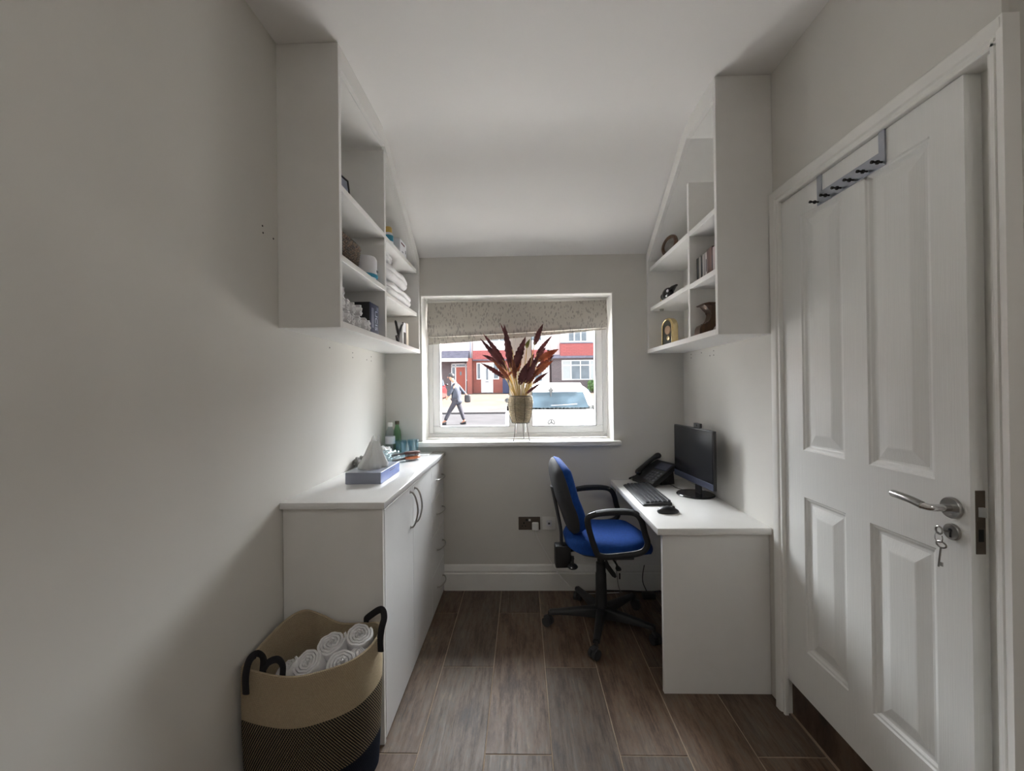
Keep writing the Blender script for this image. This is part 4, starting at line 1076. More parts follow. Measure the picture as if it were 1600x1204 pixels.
# crumpled things by the wall
def crumple(nm, label, cat, c, r, sq, m, seed, amp=.22, lim=0):
    bm = blob(B(), c, r, 4, sq, amp, seed)
    rnd = random.Random(seed)
    for v in bm.verts:
        v.co += Vector((rnd.uniform(-1, 1), rnd.uniform(-1, 1), rnd.uniform(-1, 1)))*r*.05
        v.co.z = max(WZ+.0005, v.co.z); v.co.x = max(L+.002, v.co.x)
    return tag(obj(nm, bm, m, None, ang=25), label, cat)
crumple('crumpled_tissue_pack', 'crumpled clear wrapper of tissues behind the tissue box', 'wrapper', (-.790, 2.475, WZ+.028), .058, (1.0, 1.5, .62), 'wrap', 3, .2)
crumple('face_cloth', 'crumpled grey cloth lying against the wall on the worktop', 'cloth', (-.885, 2.30, WZ+.024), .040, (1, 1.5, .8), 'greycloth', 5, .25)
crumple('used_tissue', 'crumpled white tissue lying between grey cloth and glasses', 'tissue', (-.870, 2.62, WZ+.030), .042, (1.1, 1.4, .8), 'paper', 9, .25)
def hairbrush(x, y, rz, label, top, dz=0):
    t = thing('hairbrush', label, 'hairbrush', (x, y, WZ+dz), rz, local=True)
    obj('brush_head', prism(B(), [(.018*math.cos(a)*1.25, .055+.055*math.sin(a)) for a in [2*PI*k/24 for k in range(24)]], 'z', .012, .026, .005, 2), top, t)
    obj('handle', tube(B(), smoothpath([(0, .01, .018), (0, -.03, .017), (0, -.075, .014)], 5), [.009]*4+[.008]*4+[.0085, .010, .009], 10, flat=.8, up=(0, 0, 1)), 'black', t)
    bm = B()
    for i in range(5):
        for j in range(9):
            xx, yy = -.014+i*.007, .015+j*.010
            if (xx/.02)**2+((yy-.055)/.05)**2 < 1: cyl(bm, (xx, yy, .0005), (xx, yy, .013), .0011, n=5)
    o = obj('bristles', bm, 'bristle', t, smooth=False); o['kind'] = 'stuff'
    return t
hairbrush(-.700, 2.46, math.radians(-42), 'oval hairbrush with orange lacquered back lying nearer the worktop edge', 'orange')
hairbrush(-.708, 2.476, math.radians(-48), 'oval hairbrush with dark brown back lying on top of the orange one', 'bristle', .0268)
pp = tag(obj('paper_sheet', bx(B(), -.755, -.610, 2.70, 2.82, WZ+.0004, WZ+.0016), 'paper', smooth=False), 'white sheet of paper lying at the window end of the worktop', 'paper')

# ------------------------------------------------------------------ contents of the shelf unit with the seagrass basket
S0, S1a, S2a, S1b, S2b = LZ+.026, 1.890, 2.166, 1.868, 2.160
pf = thing('picture_frame', 'thin black picture frame leaning on the top shelf above the seagrass basket', 'picture frame', (-.87, 1.95, S2a), 0)
bm = B(); cx, cy = -.84, 1.905
q = [(-.845, 1.76), (-.790, 1.925)]
def fbar(bm, y0, y1, z0, z1): bx(bm, -.010, .0, y0, y1, z0, z1)
fbar(bm, 0, .19, 0, .008); fbar(bm, 0, .19, .222, .230); fbar(bm, 0, .008, .008, .222); fbar(bm, .182, .19, .008, .222)
fm = Matrix.Translation((-.850, 1.872, S2a+.001)) @ Matrix.Rotation(math.radians(-8), 4, 'Z') @ Matrix.Rotation(math.radians(-7), 4, 'Y')
bmesh.ops.transform(bm, matrix=fm, verts=bm.verts[:]); obj('frame', bm, 'black', pf, smooth=False)
bm = bx(B(), -.009, -.004, .008, .182, .008, .222); bmesh.ops.transform(bm, matrix=fm, verts=bm.verts[:]); obj('picture', bm, 'greycard', pf, smooth=False)
# seagrass basket
sg = thing('seagrass_basket', 'brown woven seagrass storage basket on the shelf beside the white tub', 'basket', (-.80, 1.80, S1a))
bm = B(); gx0, gx1, gy0, gy1 = -.905, -.735, 1.630, 1.945
rows_ = 11
rings = []
for i in range(rows_*2+1):
    z = S1a+.001+i*.112/(rows_*2); k = .006*(i % 2)+.012*i/(rows_*2)
    ring = []
    for j in range(48):
        a = 2*PI*j/48; e = 5.0
        cx_, sx_ = math.cos(a), math.sin(a); rr = (abs(cx_)**e+abs(sx_)**e)**(-1/e)
        wob = .0035*math.sin(24*a+PI*(i//2))
        ring.append(bm.verts.new(((gx0+gx1)/2+((gx1-gx0)/2-.012+k+wob)*rr*cx_, (gy0+gy1)/2+((gy1-gy0)/2-.012+k+wob)*rr*sx_, z)))
    rings.append(ring)
for A, C2 in zip(rings, rings[1:]):
    for k in range(48): bm.faces.new((A[k], A[(k+1) % 48], C2[(k+1) % 48], C2[k]))
bm.faces.new(rings[0])
inner = [bm.verts.new((v.co.x*.94+(gx0+gx1)/2*.06, v.co.y*.96+(gy0+gy1)/2*.04, v.co.z)) for v in rings[-1]]; low = [bm.verts.new((v.co.x, v.co.y, v.co.z-.05)) for v in inner]
for k in range(48):
    bm.faces.new((rings[-1][k], rings[-1][(k+1) % 48], inner[(k+1) % 48], inner[k])); bm.faces.new((inner[k], inner[(k+1) % 48], low[(k+1) % 48], low[k]))
bm.faces.new(low)
obj('woven_body', bm, 'seagrass', sg, ang=80)
bm = tube(B(), smoothpath([(rings[-1][k].co if False else ((gx0+gx1)/2+((gx1-gx0)/2+.002)*((abs(math.cos(2*PI*k/16))**5+abs(math.sin(2*PI*k/16))**5)**-.2)*math.cos(2*PI*k/16), (gy0+gy1)/2+((gy1-gy0)/2+.002)*((abs(math.cos(2*PI*k/16))**5+abs(math.sin(2*PI*k/16))**5)**-.2)*math.sin(2*PI*k/16), S1a+.114)) for k in range(16)], 3, True), .006, 6, True)
obj('braided_rim', bm, 'seagrass', sg)
# white tub with a blue band
tu = thing('plastic_tub', 'white plastic tub with a blue band standing beside the seagrass basket', 'tub', (-.765, 2.055, S1a))
obj('tub_body', lathe(B(), [(0, 0), (.046, 0), (.048, .004), (.048, .018), (.052, .034), (.053, .105), (.046, .120), (0, .121)], (-.765, 2.055, S1a), 28), 'label', tu)
obj('lid_band', lathe(B(), [(.048, .017), (.056, .019), (.057, .030), (.053, .034)], (-.765, 2.055, S1a), 28), 'teal', tu)
obj('printed_mark', bx(B(), -.7125, -.7115, 2.055, 2.075, S1a+.045, S1a+.056), 'greyink', tu, smooth=False)
# stacked rolled towels, ends toward the room
g2 = 'white towels rolled on the bottom shelf'
ords = ['first', 'second', 'third', 'fourth', 'fifth', 'sixth']
for i in range(6): rolled_towel((-.708+.004*math.sin(i*2), 1.640+.061*i, S0+.0295), (1, .12, 0), .0292, .19, 'greyish rolled towel, %s from the side panel in the lowest row of the pile' % ords[i], g2, 11+i, turns=2.2)
for i in range(4): rolled_towel((-.713+.004*math.cos(i*2), 1.656+.061*i, S0+.082), (1, .12, 0), .0285, .18, 'white rolled towel, %s from the side panel in the second row of the pile' % ords[i], g2, 31+i, turns=2.2)
rolled_towel((-.718, 1.672, S0+.132), (1, .12, 0), .027, .17, 'white rolled towel alone on top of the towel pile', g2, 36, turns=2.0)
# navy box with pale lettering: stands upright, softly rounded top edge
nv = thing('navy_box', 'navy blue carton with pale lettering standing beside the rolled white towels', 'box', (-.79, 2.03, S0))
obj('carton', bx(B(), -.885, -.712, 1.965, 2.085, S0, S0+.150, .006, 2), 'navybox', nv)
obj('lid_flap', bx(B(), -.880, -.716, 1.962, 1.9655, S0+.05, S0+.148), 'black', nv, smooth=False)
for i, (w, h) in enumerate(((.010, .030), (.010, .030))): pass
text('lettering', 'UCIS', .046, 'print', (-.7115, 2.040, S0+.070), (PI/2, PI/2, PI/2), nv)
text('lettering', '11', .026, 'print', (-.7115, 2.060, S0+.128), (PI/2, 0, PI/2), nv)
for yy in (1.985, 2.000): obj('printed_stripe', bx(B(), -.7122, -.7115, yy, yy+.004, S0+.03, S0+.125), 'print', nv, smooth=False)
# second bay
yb = thing('spray_bottle', 'small bottle with yellow cap and green band on the topmost shelf of its bay', 'bottle', (-.765, 2.41, S2b))
obj('body', lathe(B(), [(0, 0), (.026, 0), (.028, .004), (.028, .085), (.022, .1), (0, .1)], (-.765, 2.41, S2b), 20), 'label', yb)
obj('green_band', lathe(B(), [(.0282, .050), (.0288, .052), (.0288, .082), (.0282, .084)], (-.765, 2.41, S2b), 20), 'teal', yb)
obj('cap', lathe(B(), [(0, .098), (.022, .098), (.022, .128), (.018, .134), (0, .134)], (-.765, 2.41, S2b), 20), 'yellow', yb)
wb = thing('white_carton', 'white carton with dark red print beside the bottle with yellow cap', 'box', (-.78, 2.53, S2b))
obj('carton', bx(B(), -.850, -.712, 2.462, 2.600, S2b, S2b+.090, .002), 'label', wb, smooth=False)
obj('printed_line', bx(B(), -.7122, -.7114, 2.485, 2.560, S2b+.066, S2b+.076), 'ink', wb, smooth=False)
obj('printed_line', bx(B(), -.7122, -.7114, 2.500, 2.530, S2b+.020, S2b+.026), 'greyink', wb, smooth=False)
obj('printed_mark', bx(B(), -.7122, -.7114, 2.572, 2.582, S2b+.030, S2b+.050), 'greyink', wb, smooth=False)
def folded_towel(x0, x1, y0, y1, z0, h, label, seed):
    rnd = random.Random(seed); ph = [rnd.uniform(0, 6) for _ in range(4)]
    bm = B(); nx_, nb = 40, 30; rings = []
    for i in range(nx_+1):
        v = -1+2*i/nx_; e = (1-abs(v)**4)**.35 if abs(v) < 1 else 0
        ring = []
        for k in range(nb):
            a = 2*PI*k/nb; c_, s_ = math.cos(a), math.sin(a); rr = (abs(c_)**3.2+abs(s_)**3.2)**(-1/3.2)
            groove = 1-.10*math.exp(-((a-PI*2+.0)/.10)**2)-.10*math.exp(-(a/.10)**2)      # the fold line along the front edge
            px = (x0+x1)/2+(x1-x0)/2*c_*rr*max(e, .02)*groove+.003*math.sin(9*v+ph[0])
            pz = z0+h/2+h/2*s_*rr*max(e, .02)*(1+.05*math.sin(5*v+ph[1]))
            ring.append(bm.verts.new((max(L+.008, px), (y0+y1)/2+(y1-y0)/2*v*(1+.01*math.sin(3*a+ph[2])), max(z0+.0004, pz))))
        rings.append(ring)
    for A, C2 in zip(rings, rings[1:]):
        for k in range(nb): bm.faces.new((A[k], A[(k+1) % nb], C2[(k+1) % nb], C2[k]))
    bm.faces.new(rings[0]); bm.faces.new(rings[-1][::-1])
    return tag(obj('bath_towel', bm, 'towel', None, ang=80), label, 'towel', 'white bath towels in the far bay')
folded_towel(-.920, -.700, 2.178, 2.765, S1b, .098, 'large white bath towel folded over, lowest on the middle shelf beside the window wall', 1)
folded_towel(-.920, -.706, 2.176, 2.700, S1b+.098, .092, 'large white bath towel folded over, lying on top of the lower one', 2)
folded_towel(-.915, -.730, 2.176, 2.420, S1b+.190, .066, 'small white towel folded on the two big ones, tucked up against the divider', 3)
# black forked ornament and books
an = thing('forked_ornament', 'black forked twig ornament standing beside the pale books', 'ornament', (-.745, 2.51, S0))
bm = tube(B(), smoothpath([(-.745, 2.51, S0+.004), (-.745, 2.515, S0+.05), (-.742, 2.55, S0+.10), (-.740, 2.60, S0+.145)], 5), [.012]*3+[.013]*4+[.012]*4+[.011]*4+[.009], 8, flat=.6)
tube(bm, smoothpath([(-.745, 2.52, S0+.07), (-.744, 2.49, S0+.105), (-.743, 2.46, S0+.138)], 4), [.011]*4+[.010]*4+[.007], 8, flat=.6)
cyl(bm, (-.745, 2.51, S0), (-.745, 2.51, S0+.006), .020, n=16); tube(bm, [(-.745, 2.505, S0+.03), (-.744, 2.475, S0+.05)], [.010, .006], 8)
obj('fork', bm, 'black', an)
def book(nm, label, wx, dirx, y0, y1, z0, h, dep, m, parts=(), group=None, cat='book', lean=0):
    """spine faces the room; wx = x of the spine"""
    t = thing(nm, label, cat, (wx, (y0+y1)/2, z0), group=group)
    xa, xb_ = sorted((wx, wx-dirx*dep))
    obj('cover', bx(B(), xa, xb_, y0, y1, z0, z0+h, .0008), m, t, smooth=False)
    for pn, a, b, pm in parts: obj(pn, bx(B(), min(wx, wx+dirx*.0006), max(wx, wx+dirx*.0006), y0+.001, y1-.001, z0+h*a, z0+h*b), pm, t, smooth=False)
    return t
book('book', 'white backed book with a dark brown lower spine standing on the bottom shelf', -.735, 1, 2.602, 2.648, S0, .150, .13, 'label', (('spine_print', .04, .60, 'darkprint'),))
book('book', 'slim white book between forked ornament and the brown spined book', -.735, 1, 2.575, 2.600, S0, .142, .13, 'paper')
book('book', 'cream book standing at the window end of the bottom shelf', -.735, 1, 2.664, 2.712, S0, .156, .13, 'cream')
book('book', 'thin grey book between the brown spined and cream books', -.737, 1, 2.650, 2.662, S0, .152, .13, 'greycard')

# ------------------------------------------------------------------ contents of the shelf unit above the desk
T0, T1a, T1b, T2b = RZ+.026, 1.872, 1.878, 2.142
# round clock, tipped back
rc = thing('round_frame', 'small round dark rimmed picture frame on the topmost shelf under the slope', 'picture frame', (.93, 2.60, T2b))
fm = Matrix.Translation((.900, 2.560, T2b+.0655)) @ Matrix.Rotation(math.radians(22), 4, 'Z') @ Matrix.Rotation(math.radians(10), 4, 'Y')
bm = tube(B(), [(0, .053*math.cos(2*PI*k/32), .053*math.sin(2*PI*k/32)) for k in range(32)], .0125, 8, True)
bmesh.ops.transform(bm, matrix=fm, verts=bm.verts[:]); obj('rim', bm, 'brownwood', rc)
bm = lathe(B(), [(0, -.003), (.052, -.003), (.052, .004), (0, .004)], (0, 0, 0), 28, 'x'); bmesh.ops.transform(bm, matrix=fm, verts=bm.verts[:]); obj('picture', bm, 'greycloth', rc)
# black ornamental bird with pale chest
bd = thing('bird_figurine', 'black bird figurine with a yellowish beak on the middle shelf', 'figurine', (.93, 2.61, T1b))
bxx = .885
bm = B(); blob(bm, (bxx, 2.560, T1b+.036), .038, 3, (.75, 1.7, .98)); blob(bm, (bxx, 2.622, T1b+.032), .025, 3, (.9, 1, .9))
tube(bm, [(bxx, 2.52, T1b+.044), (bxx, 2.46, T1b+.056), (bxx, 2.415, T1b+.056)], [.024, .016, .008], 10, flat=.5, up=(0, 0, 1))
for v in bm.verts: v.co.z = max(T1b+.0005, v.co.z)
obj('body', bm, 'blackgloss', bd)
obj('beak', tube(B(), [(bxx, 2.638, T1b+.030), (bxx, 2.665, T1b+.020), (bxx, 2.695, T1b+.008)], [.016, .011, .004], 8), 'brass', bd)
obj('wing_patch', blob(B(), (bxx-.022, 2.500, T1b+.042), .011, 2, (.5, 1.3, .8)), 'label', bd)
# brass arched clock
bc = thing('brass_clock', 'polished brass arched carriage clock on the bottom shelf above the desk', 'clock', (.93, 2.63, T0))
def arch(w, h, n=14): # (y,z) outline, arched top
    r = w/2
    return [(-r, 0), (r, 0)]+[(r*math.cos(PI*k/n), h-r+r*math.sin(PI*k/n)) for k in range(n+1)]
fm = Matrix.Translation((.905, 2.635, T0+.0005)) @ Matrix.Rotation(math.radians(15), 4, 'Z')
def archobj(nm, w, h, x0, x1, m, dz=0, bev=0):
    bm = prism(B(), [(y, z+dz) for y, z in arch(w, h)], 'x', x0, x1, bev); bmesh.ops.transform(bm, matrix=fm, verts=bm.verts[:]); return obj(nm, bm, m, bc)
archobj('case', .118, .176, -.0, .036, 'brass', 0, .003)
archobj('dark_face', .098, .156, -.0012, .0005, 'darkface', .008)
bm = tube(B(), [(-.002, -.051, .007), (-.002, .051, .007)]+[(-.002, .051*math.cos(PI*k/14), .115+.051*math.sin(PI*k/14)) for k in range(15)], .005, 8, True)
bmesh.ops.transform(bm, matrix=fm, verts=bm.verts[:]); obj('bezel', bm, 'brass', bc)
bm = lathe(B(), [(0, -.006), (.026, -.006), (.028, -.002), (0, -.001)], (0, -.008, .100), 24, 'x'); bmesh.ops.transform(bm, matrix=fm, verts=bm.verts[:]); obj('dial', bm, 'copper', bc)
bm = lathe(B(), [(0, -.008), (.014, -.007), (.014, -.002), (0, -.001)], (0, -.016, .050), 20, 'x'); bmesh.ops.transform(bm, matrix=fm, verts=bm.verts[:]); obj('pendulum', bm, 'brass', bc)
# little puck light under the shelf
tag(obj('shelf_light', lathe(B(), [(0, 0), (.010, 0), (.013, .006), (.013, .0135), (0, .0135)], (.90, 2.72, T1b-.025-.0138), 16), 'steel'), 'small grey puck light under the shelf above the brass clock', 'light')
# slim discs in cases
CD = [(.0105, rgb(70, 70, 68)), (.0105, rgb(52, 54, 52)), (.0105, rgb(120, 118, 112)), (.0105, rgb(190, 186, 180)), (.0105, rgb(40, 42, 44)), (.0105, rgb(80, 78, 76)), (.0105, rgb(196, 192, 190)), (.0105, rgb(140, 138, 140)), (.0105, rgb(176, 172, 172)), (.0105, rgb(206, 200, 200)),
      (.022, rgb(104, 82, 80)), (.014, rgb(112, 84, 78)), (.0105, rgb(132, 104, 98)), (.0105, rgb(94, 72, 70)), (.0105, rgb(190, 178, 178)), (.0105, rgb(198, 180, 182)), (.0105, rgb(120, 70, 76)), (.0105, rgb(206, 196, 196)), (.0105, rgb(150, 130, 132)), (.0105, rgb(188, 182, 184)), (.0105, rgb(48, 36, 38)), (.0105, rgb(30, 30, 34)), (.0105, rgb(84, 80, 84))]
CDL = ['dark grey', 'charcoal grey', 'mid grey', 'pale grey', 'near black', 'brown grey', 'whitish', 'silver grey', 'light silver', 'milky white', 'wide plum brown', 'rusty brown', 'tan', 'dark umber', 'pale pink', 'pink grey', 'dull crimson', 'off white', 'mauve grey', 'ash white', 'dark maroon', 'jet black', 'slate']
y = 2.138
cd_w = sum(w+.0012 for w, _ in CD)
for i, ((w, c), nm) in enumerate(zip(CD, CDL)):
    m = mat('disc_spine_%d' % i, c, .35, var=.05); MT['cd%d' % i] = m
    h = .124 if i not in (10, 11, 12, 13) else .132
    if y-w < 1.846: break
    t = thing('disc_case', '%s spined disc case, %s from the divider in the row above the desk' % (nm, ['first', 'second', 'third', 'fourth', 'fifth', 'sixth', 'seventh', 'eighth', 'ninth', 'tenth', 'eleventh', 'twelfth', 'thirteenth', 'fourteenth', 'fifteenth', 'sixteenth', 'seventeenth', 'eighteenth', 'nineteenth', 'twentieth', 'twenty-first', 'twenty-second', 'twenty-third'][i]), 'disc case', (.95, y-w/2, T1a), group='slim disc cases in a row')
    obj('case', bx(B(), .885, 1.02, y-w, y, T1a, T1a+h, .0006), 'cd%d' % i, t, smooth=False)
    if i % 4 == 1: obj('spine_label', bx(B(), .8844, .8852, y-w+.0018, y-.0018, T1a+.03, T1a+.09), 'greyink', t, smooth=False)
    y -= w+.0012
# carved wooden bracket
cb_ = thing('wooden_bracket', 'dark varnished wooden bracket with a curved S shape and flat top on the shelf', 'ornament', (.89, 2.02, T0))
def brk(X, Y): return (.860+.105*(X-725)/330, T0+.0005+max(0, .155*(800-Y)/470), 0)
left_ = [brk(*p) for p in ((725, 800), (724, 740), (735, 690), (770, 648), (830, 628), (880, 580), (902, 520), (905, 465), (872, 436), (835, 395), (800, 362))]
right_ = [brk(*p) for p in ((1036, 362), (1046, 440), (1056, 550), (1040, 612), (995, 640), (975, 668), (948, 690), (928, 705), (920, 800))]
ol = smoothpath(left_, 4)+smoothpath(right_, 4)
obj('curved_body', prism(B(), [(p.x, p.y) for p in ol], 'y', 2.050, 2.112, .003), 'brownwood', cb_, ang=40)
obj('top_plate', prism(B(), [brk(790, 362)[:2], brk(762, 348)[:2], brk(850, 330)[:2], brk(1055, 330)[:2], brk(1055, 362)[:2]], 'y', 2.038, 2.124, .001), 'brownwood', cb_, smooth=False)

# ------------------------------------------------------------------ outside: road, pavement, drives
struct('ground_1', prism(B(), [(3.12, -.12), (13.0, .14), (13.0, -.3), (3.12, -.3)], 'x', -26, 26), 'forecourt', origin=(0, 8, 0), smooth=False)
struct('road', prism(B(), [(13.0, .14), (18.6, .20), (18.6, -.3), (13.0, -.3)], 'x', -26, 26), 'asphalt', origin=(0, 16, 0), smooth=False)
struct('kerb', bx(B(), -26, 26, 18.6, 18.75, -.3, .30, .02), 'kerb', origin=(0, 18.6, 0), smooth=False)
struct('pavement', prism(B(), [(18.75, .30), (20.8, .42), (20.8, -.3), (18.75, -.3)], 'x', -26, 26), 'pave', origin=(0, 20, 0), smooth=False)
struct('ground_2', prism(B(), [(20.8, .42), (30.9, .98), (33, 1.0), (33, -.3), (20.8, -.3)], 'x', -26, 26), 'drive', origin=(0, 26, 0), smooth=False)

# ------------------------------------------------------------------ terrace opposite
HY = 31.0; GZ = 1.0
def win_unit(parent, x0, x1, y, z0, z1, cols, top=0, net=None, name='window'):
    """white window with its own panes; y is the wall face, frame proud of it"""
    f = .07
    bm = B(); bx(bm, x0, x1, y-.06, y+.04, z0, z0+f); bx(bm, x0, x1, y-.06, y+.04, z1-f, z1)
    xs = [x0+(x1-x0)*k/cols for k in range(cols+1)]
    for i, x in enumerate(xs):
        a = x if i == 0 else x-f/2
        a = x-f if i == cols else a
        bx(bm, a, a+f, y-.06, y+.04, z0+f, z1-f)
    zt_ = z1-f-(z1-z0-2*f)*top if top else None
    if top:
        for i in range(cols): bx(bm, xs[i]+f/2, xs[i+1]-f/2, y-.058, y+.038, zt_-f/2, zt_+f/2)
    w = obj(name, bm, 'pvc', parent, smooth=False)
    for i in range(cols):
        a, b = xs[i]+f/2, xs[i+1]-f/2
        a = max(a, x0+f); b = min(b, x1-f)
        spans = [(z0+f, (zt_-f/2) if top else z1-f)]+([(zt_+f/2, z1-f)] if top else [])
        for (p, q) in spans:
            mm = 'curtain' if net and i in net else 'houseglass'
            obj('pane', bx(B(), a, b, y-.02, y-.005, p, q), mm, w, smooth=False)
    return w
def pitched(parent, x0, x1, zb_, m='roof'):
    obj('roof', prism(B(), [(HY-.45, zb_), (HY-.45, zb_+.12), (HY+4, zb_+3.2), (HY+8.4, zb_+.12), (HY+8.4, zb_)], 'x', x0, x1), m, parent, smooth=False)
# house with the terracotta door
ha = thing('terraced_house', 'terraced house with terracotta red door under a slate porch roof', 'house', (-6.6, HY+4, GZ))
bm = B(); bx(bm, -9.49, -3.66, HY+.31, HY+8, GZ-.5, 3.5); obj('brick_wall', bm, 'darkbrick', ha, smooth=False)
obj('render_wall', bx(B(), -9.49, -3.66, HY+.1, HY+8, 3.5, 7.0), 'pinkrender', ha, smooth=False)
obj('porch_roof', prism(B(), [(HY-.75, 3.52), (HY-.75, 3.60), (HY+.12, 4.14), (HY+.12, 3.52)], 'x', -9.49, -3.9), 'slate', ha, smooth=False)
obj('fascia', bx(B(), -9.49, -3.9, HY-.80, HY-.72, 3.29, 3.52), 'pvc', ha, smooth=False)
obj('brick_pier', bx(B(), -3.98, -3.64, HY-.70, HY+.3, GZ-.3, 3.52), 'brick', ha, smooth=False)
bm = B()
for x in (-5.27, -4.98, -4.22, -3.99): bx(bm, x, x+.07, HY+.14, HY+.27, GZ, 3.20)
bx(bm, -5.27, -3.92, HY+.14, HY+.27, 3.13, 3.20); bx(bm, -5.27, -3.92, HY+.14, HY+.27, 2.92, 2.98); bx(bm, -4.17, -3.97, HY+.14, HY+.27, 1.9, 1.97)
en = obj('entrance_frame', bm, 'pvc', ha, smooth=False)
for a, b, p, q in ((-5.20, -4.98, 2.98, 3.13), (-4.91, -4.58, 2.98, 3.13), (-4.56, -4.22, 2.98, 3.13), (-4.15, -3.99, 2.98, 3.13), (-5.20, -4.98, 1.95, 2.92), (-4.15, -3.99, 1.97, 2.92)):
    obj('pane', bx(B(), a, b, HY+.18, HY+.20, p, q), 'houseglass', en, smooth=False)
obj('side_panel', bx(B(), -5.20, -4.98, HY+.17, HY+.22, GZ, 1.95), 'darkbrick', en, smooth=False)
fd = obj('front_door', bx(B(), -4.91, -4.22, HY+.16, HY+.21, GZ+.02, 2.92), 'reddoor', ha, smooth=False)
obj('door_window', prism(B(), [(-4.565+.07*math.cos(a), 2.45+.16*math.sin(a)) for a in [2*PI*k/12 for k in range(12)]], 'y', HY+.15, HY+.165), 'houseglass', fd, smooth=False)
win_unit(ha, -9.2, -7.2, HY+.25, 1.9, 3.2, 3, .25)
win_unit(ha, -8.6, -6.2, HY+.1, 4.75, 5.9, 3, .25, net=(0, 2))
win_unit(ha, -5.2, -4.3, HY+.1, 4.85, 5.9, 2)
obj('downpipe', cyl(B(), (-3.80, HY-.02, 3.6), (-3.80, HY-.02, 7.0), .05, n=10), 'greycard', ha)
pitched(ha, -9.49, -3.64, 7.0)
# house with white door
hb = thing('terraced_house', 'terraced house of red brick with a white front door between side windows', 'house', (-.9, HY+4, GZ))
obj('brick_wall', bx(B(), -3.62, 2.04, HY, HY+8, GZ-.5, 3.45), 'brick', hb, smooth=False)
obj('hung_tiles', prism(B(), [(HY-.30, 3.45), (HY-.04, 4.12), (HY+.2, 4.12), (HY+.2, 3.45)], 'x', -3.62, 1.85), 'redtile', hb, smooth=False)
obj('render_wall', bx(B(), -3.62, 2.04, HY+.05, HY+8, 4.12, 7.0), 'render', hb, smooth=False)
obj('lintel_board', bx(B(), -3.62, .55, HY-.28, HY-.02, 3.36, 3.45), 'slate', hb, smooth=False)  # slate board along the foot of the hung tiles
w = win_unit(hb, -3.36, -3.02, HY, 1.98, 3.22, 1); win_unit(hb, -2.16, -1.70, HY, 1.98, 3.22, 1)
obj('door_frame', bx(B(), -3.03, -2.15, HY-.06, HY+.03, GZ, 3.22), 'pvc', hb, smooth=False)
wd = obj('front_door', bx(B(), -2.98, -2.20, HY-.10, HY-.055, GZ+.03, 2.97), 'pvc', hb, smooth=False)
obj('door_window', bx(B(), -2.66, -2.50, HY-.108, HY-.099, 1.95, 2.8), 'houseglass', wd, smooth=False)
obj('letter_box', bx(B(), -2.72, -2.46, HY-.112, HY-.099, 1.78, 1.84), 'greyink', wd, smooth=False)
obj('white_bay', prism(B(), [(.62, HY), (.80, HY-.55), (1.85, HY-.55), (2.03, HY)], 'z', GZ-.4, 3.45), 'render', hb, smooth=False)
win_unit(hb, .86, 1.50, HY-.55, 1.75, 2.55, 1)
win_unit(hb, -3.0, -1.0, HY+.05, 4.75, 5.9, 3, .25); win_unit(hb, .5, 1.5, HY+.05, 4.75, 5.9, 2)
pitched(hb, -3.62, 2.04, 7.0)
# house with the red tile bay
hc = thing('terraced_house', 'terraced house with grey brick front and red tiles hung between its wide windows', 'house', (5.6, HY+4, GZ))
obj('brick_wall', bx(B(), 2.06, 9.49, HY+.2, HY+8, GZ-.5, 3.45), 'darkbrick', hc, smooth=False)
obj('render_wall', bx(B(), 2.06, 9.49, HY+.25, HY+8, 3.45, 7.0), 'pinkrender', hc, smooth=False)
obj('bay_wall', bx(B(), 2.15, 5.9, HY-.15, HY+.3, GZ-.4, 3.45), 'darkbrick', hc, smooth=False)
obj('bay_cornice', prism(B(), [(HY-.42, 3.45), (HY-.42, 3.60), (HY-.10, 3.72), (HY+.3, 3.72), (HY+.3, 3.45)], 'x', 2.06, 6.0), 'slate', hc, smooth=False)
obj('hung_tiles', prism(B(), [(HY-.38, 3.62), (HY-.14, 4.56), (HY+.3, 4.56), (HY+.3, 3.62)], 'x', 2.80, 5.9), 'redtile', hc, smooth=False)
obj('upper_bay', bx(B(), 2.86, 5.9, HY-.06, HY+.3, 4.60, 6.6), 'render', hc, smooth=False)
obj('upper_sill', bx(B(), 2.82, 5.92, HY-.18, HY, 4.54, 4.61), 'slate', hc, smooth=False)
win_unit(hc, 3.38, 4.80, HY-.06, 4.64, 5.95, 3, .3)
win_unit(hc, 2.90, 5.62, HY-.15, 1.86, 3.32, 4, .24, net=(0, 3))
pitched(hc, 2.06, 9.49, 7.0)
for nm, x0, x1, lab in (('terraced_house', -26, -9.5, 'terraced house farther along the street past the terracotta door'), ('terraced_house', 9.5, 26, 'terraced house farther along the street past the hung red tiles')):
    h = thing(nm, lab, 'house', ((x0+x1)/2, HY+4, GZ)); obj('brick_wall', bx(B(), x0, x1, HY+.2, HY+8, GZ-.5, 7.0), 'brick', h, smooth=False)
    for k in range(3):
        xa = x0+1.5+k*5; win_unit(h, xa, xa+2.4, HY+.2, 1.9, 3.3, 3, .25); win_unit(h, xa, xa+2.2, HY+.2, 4.7, 5.9, 3, .25)
    pitched(h, x0, x1, 7.0)
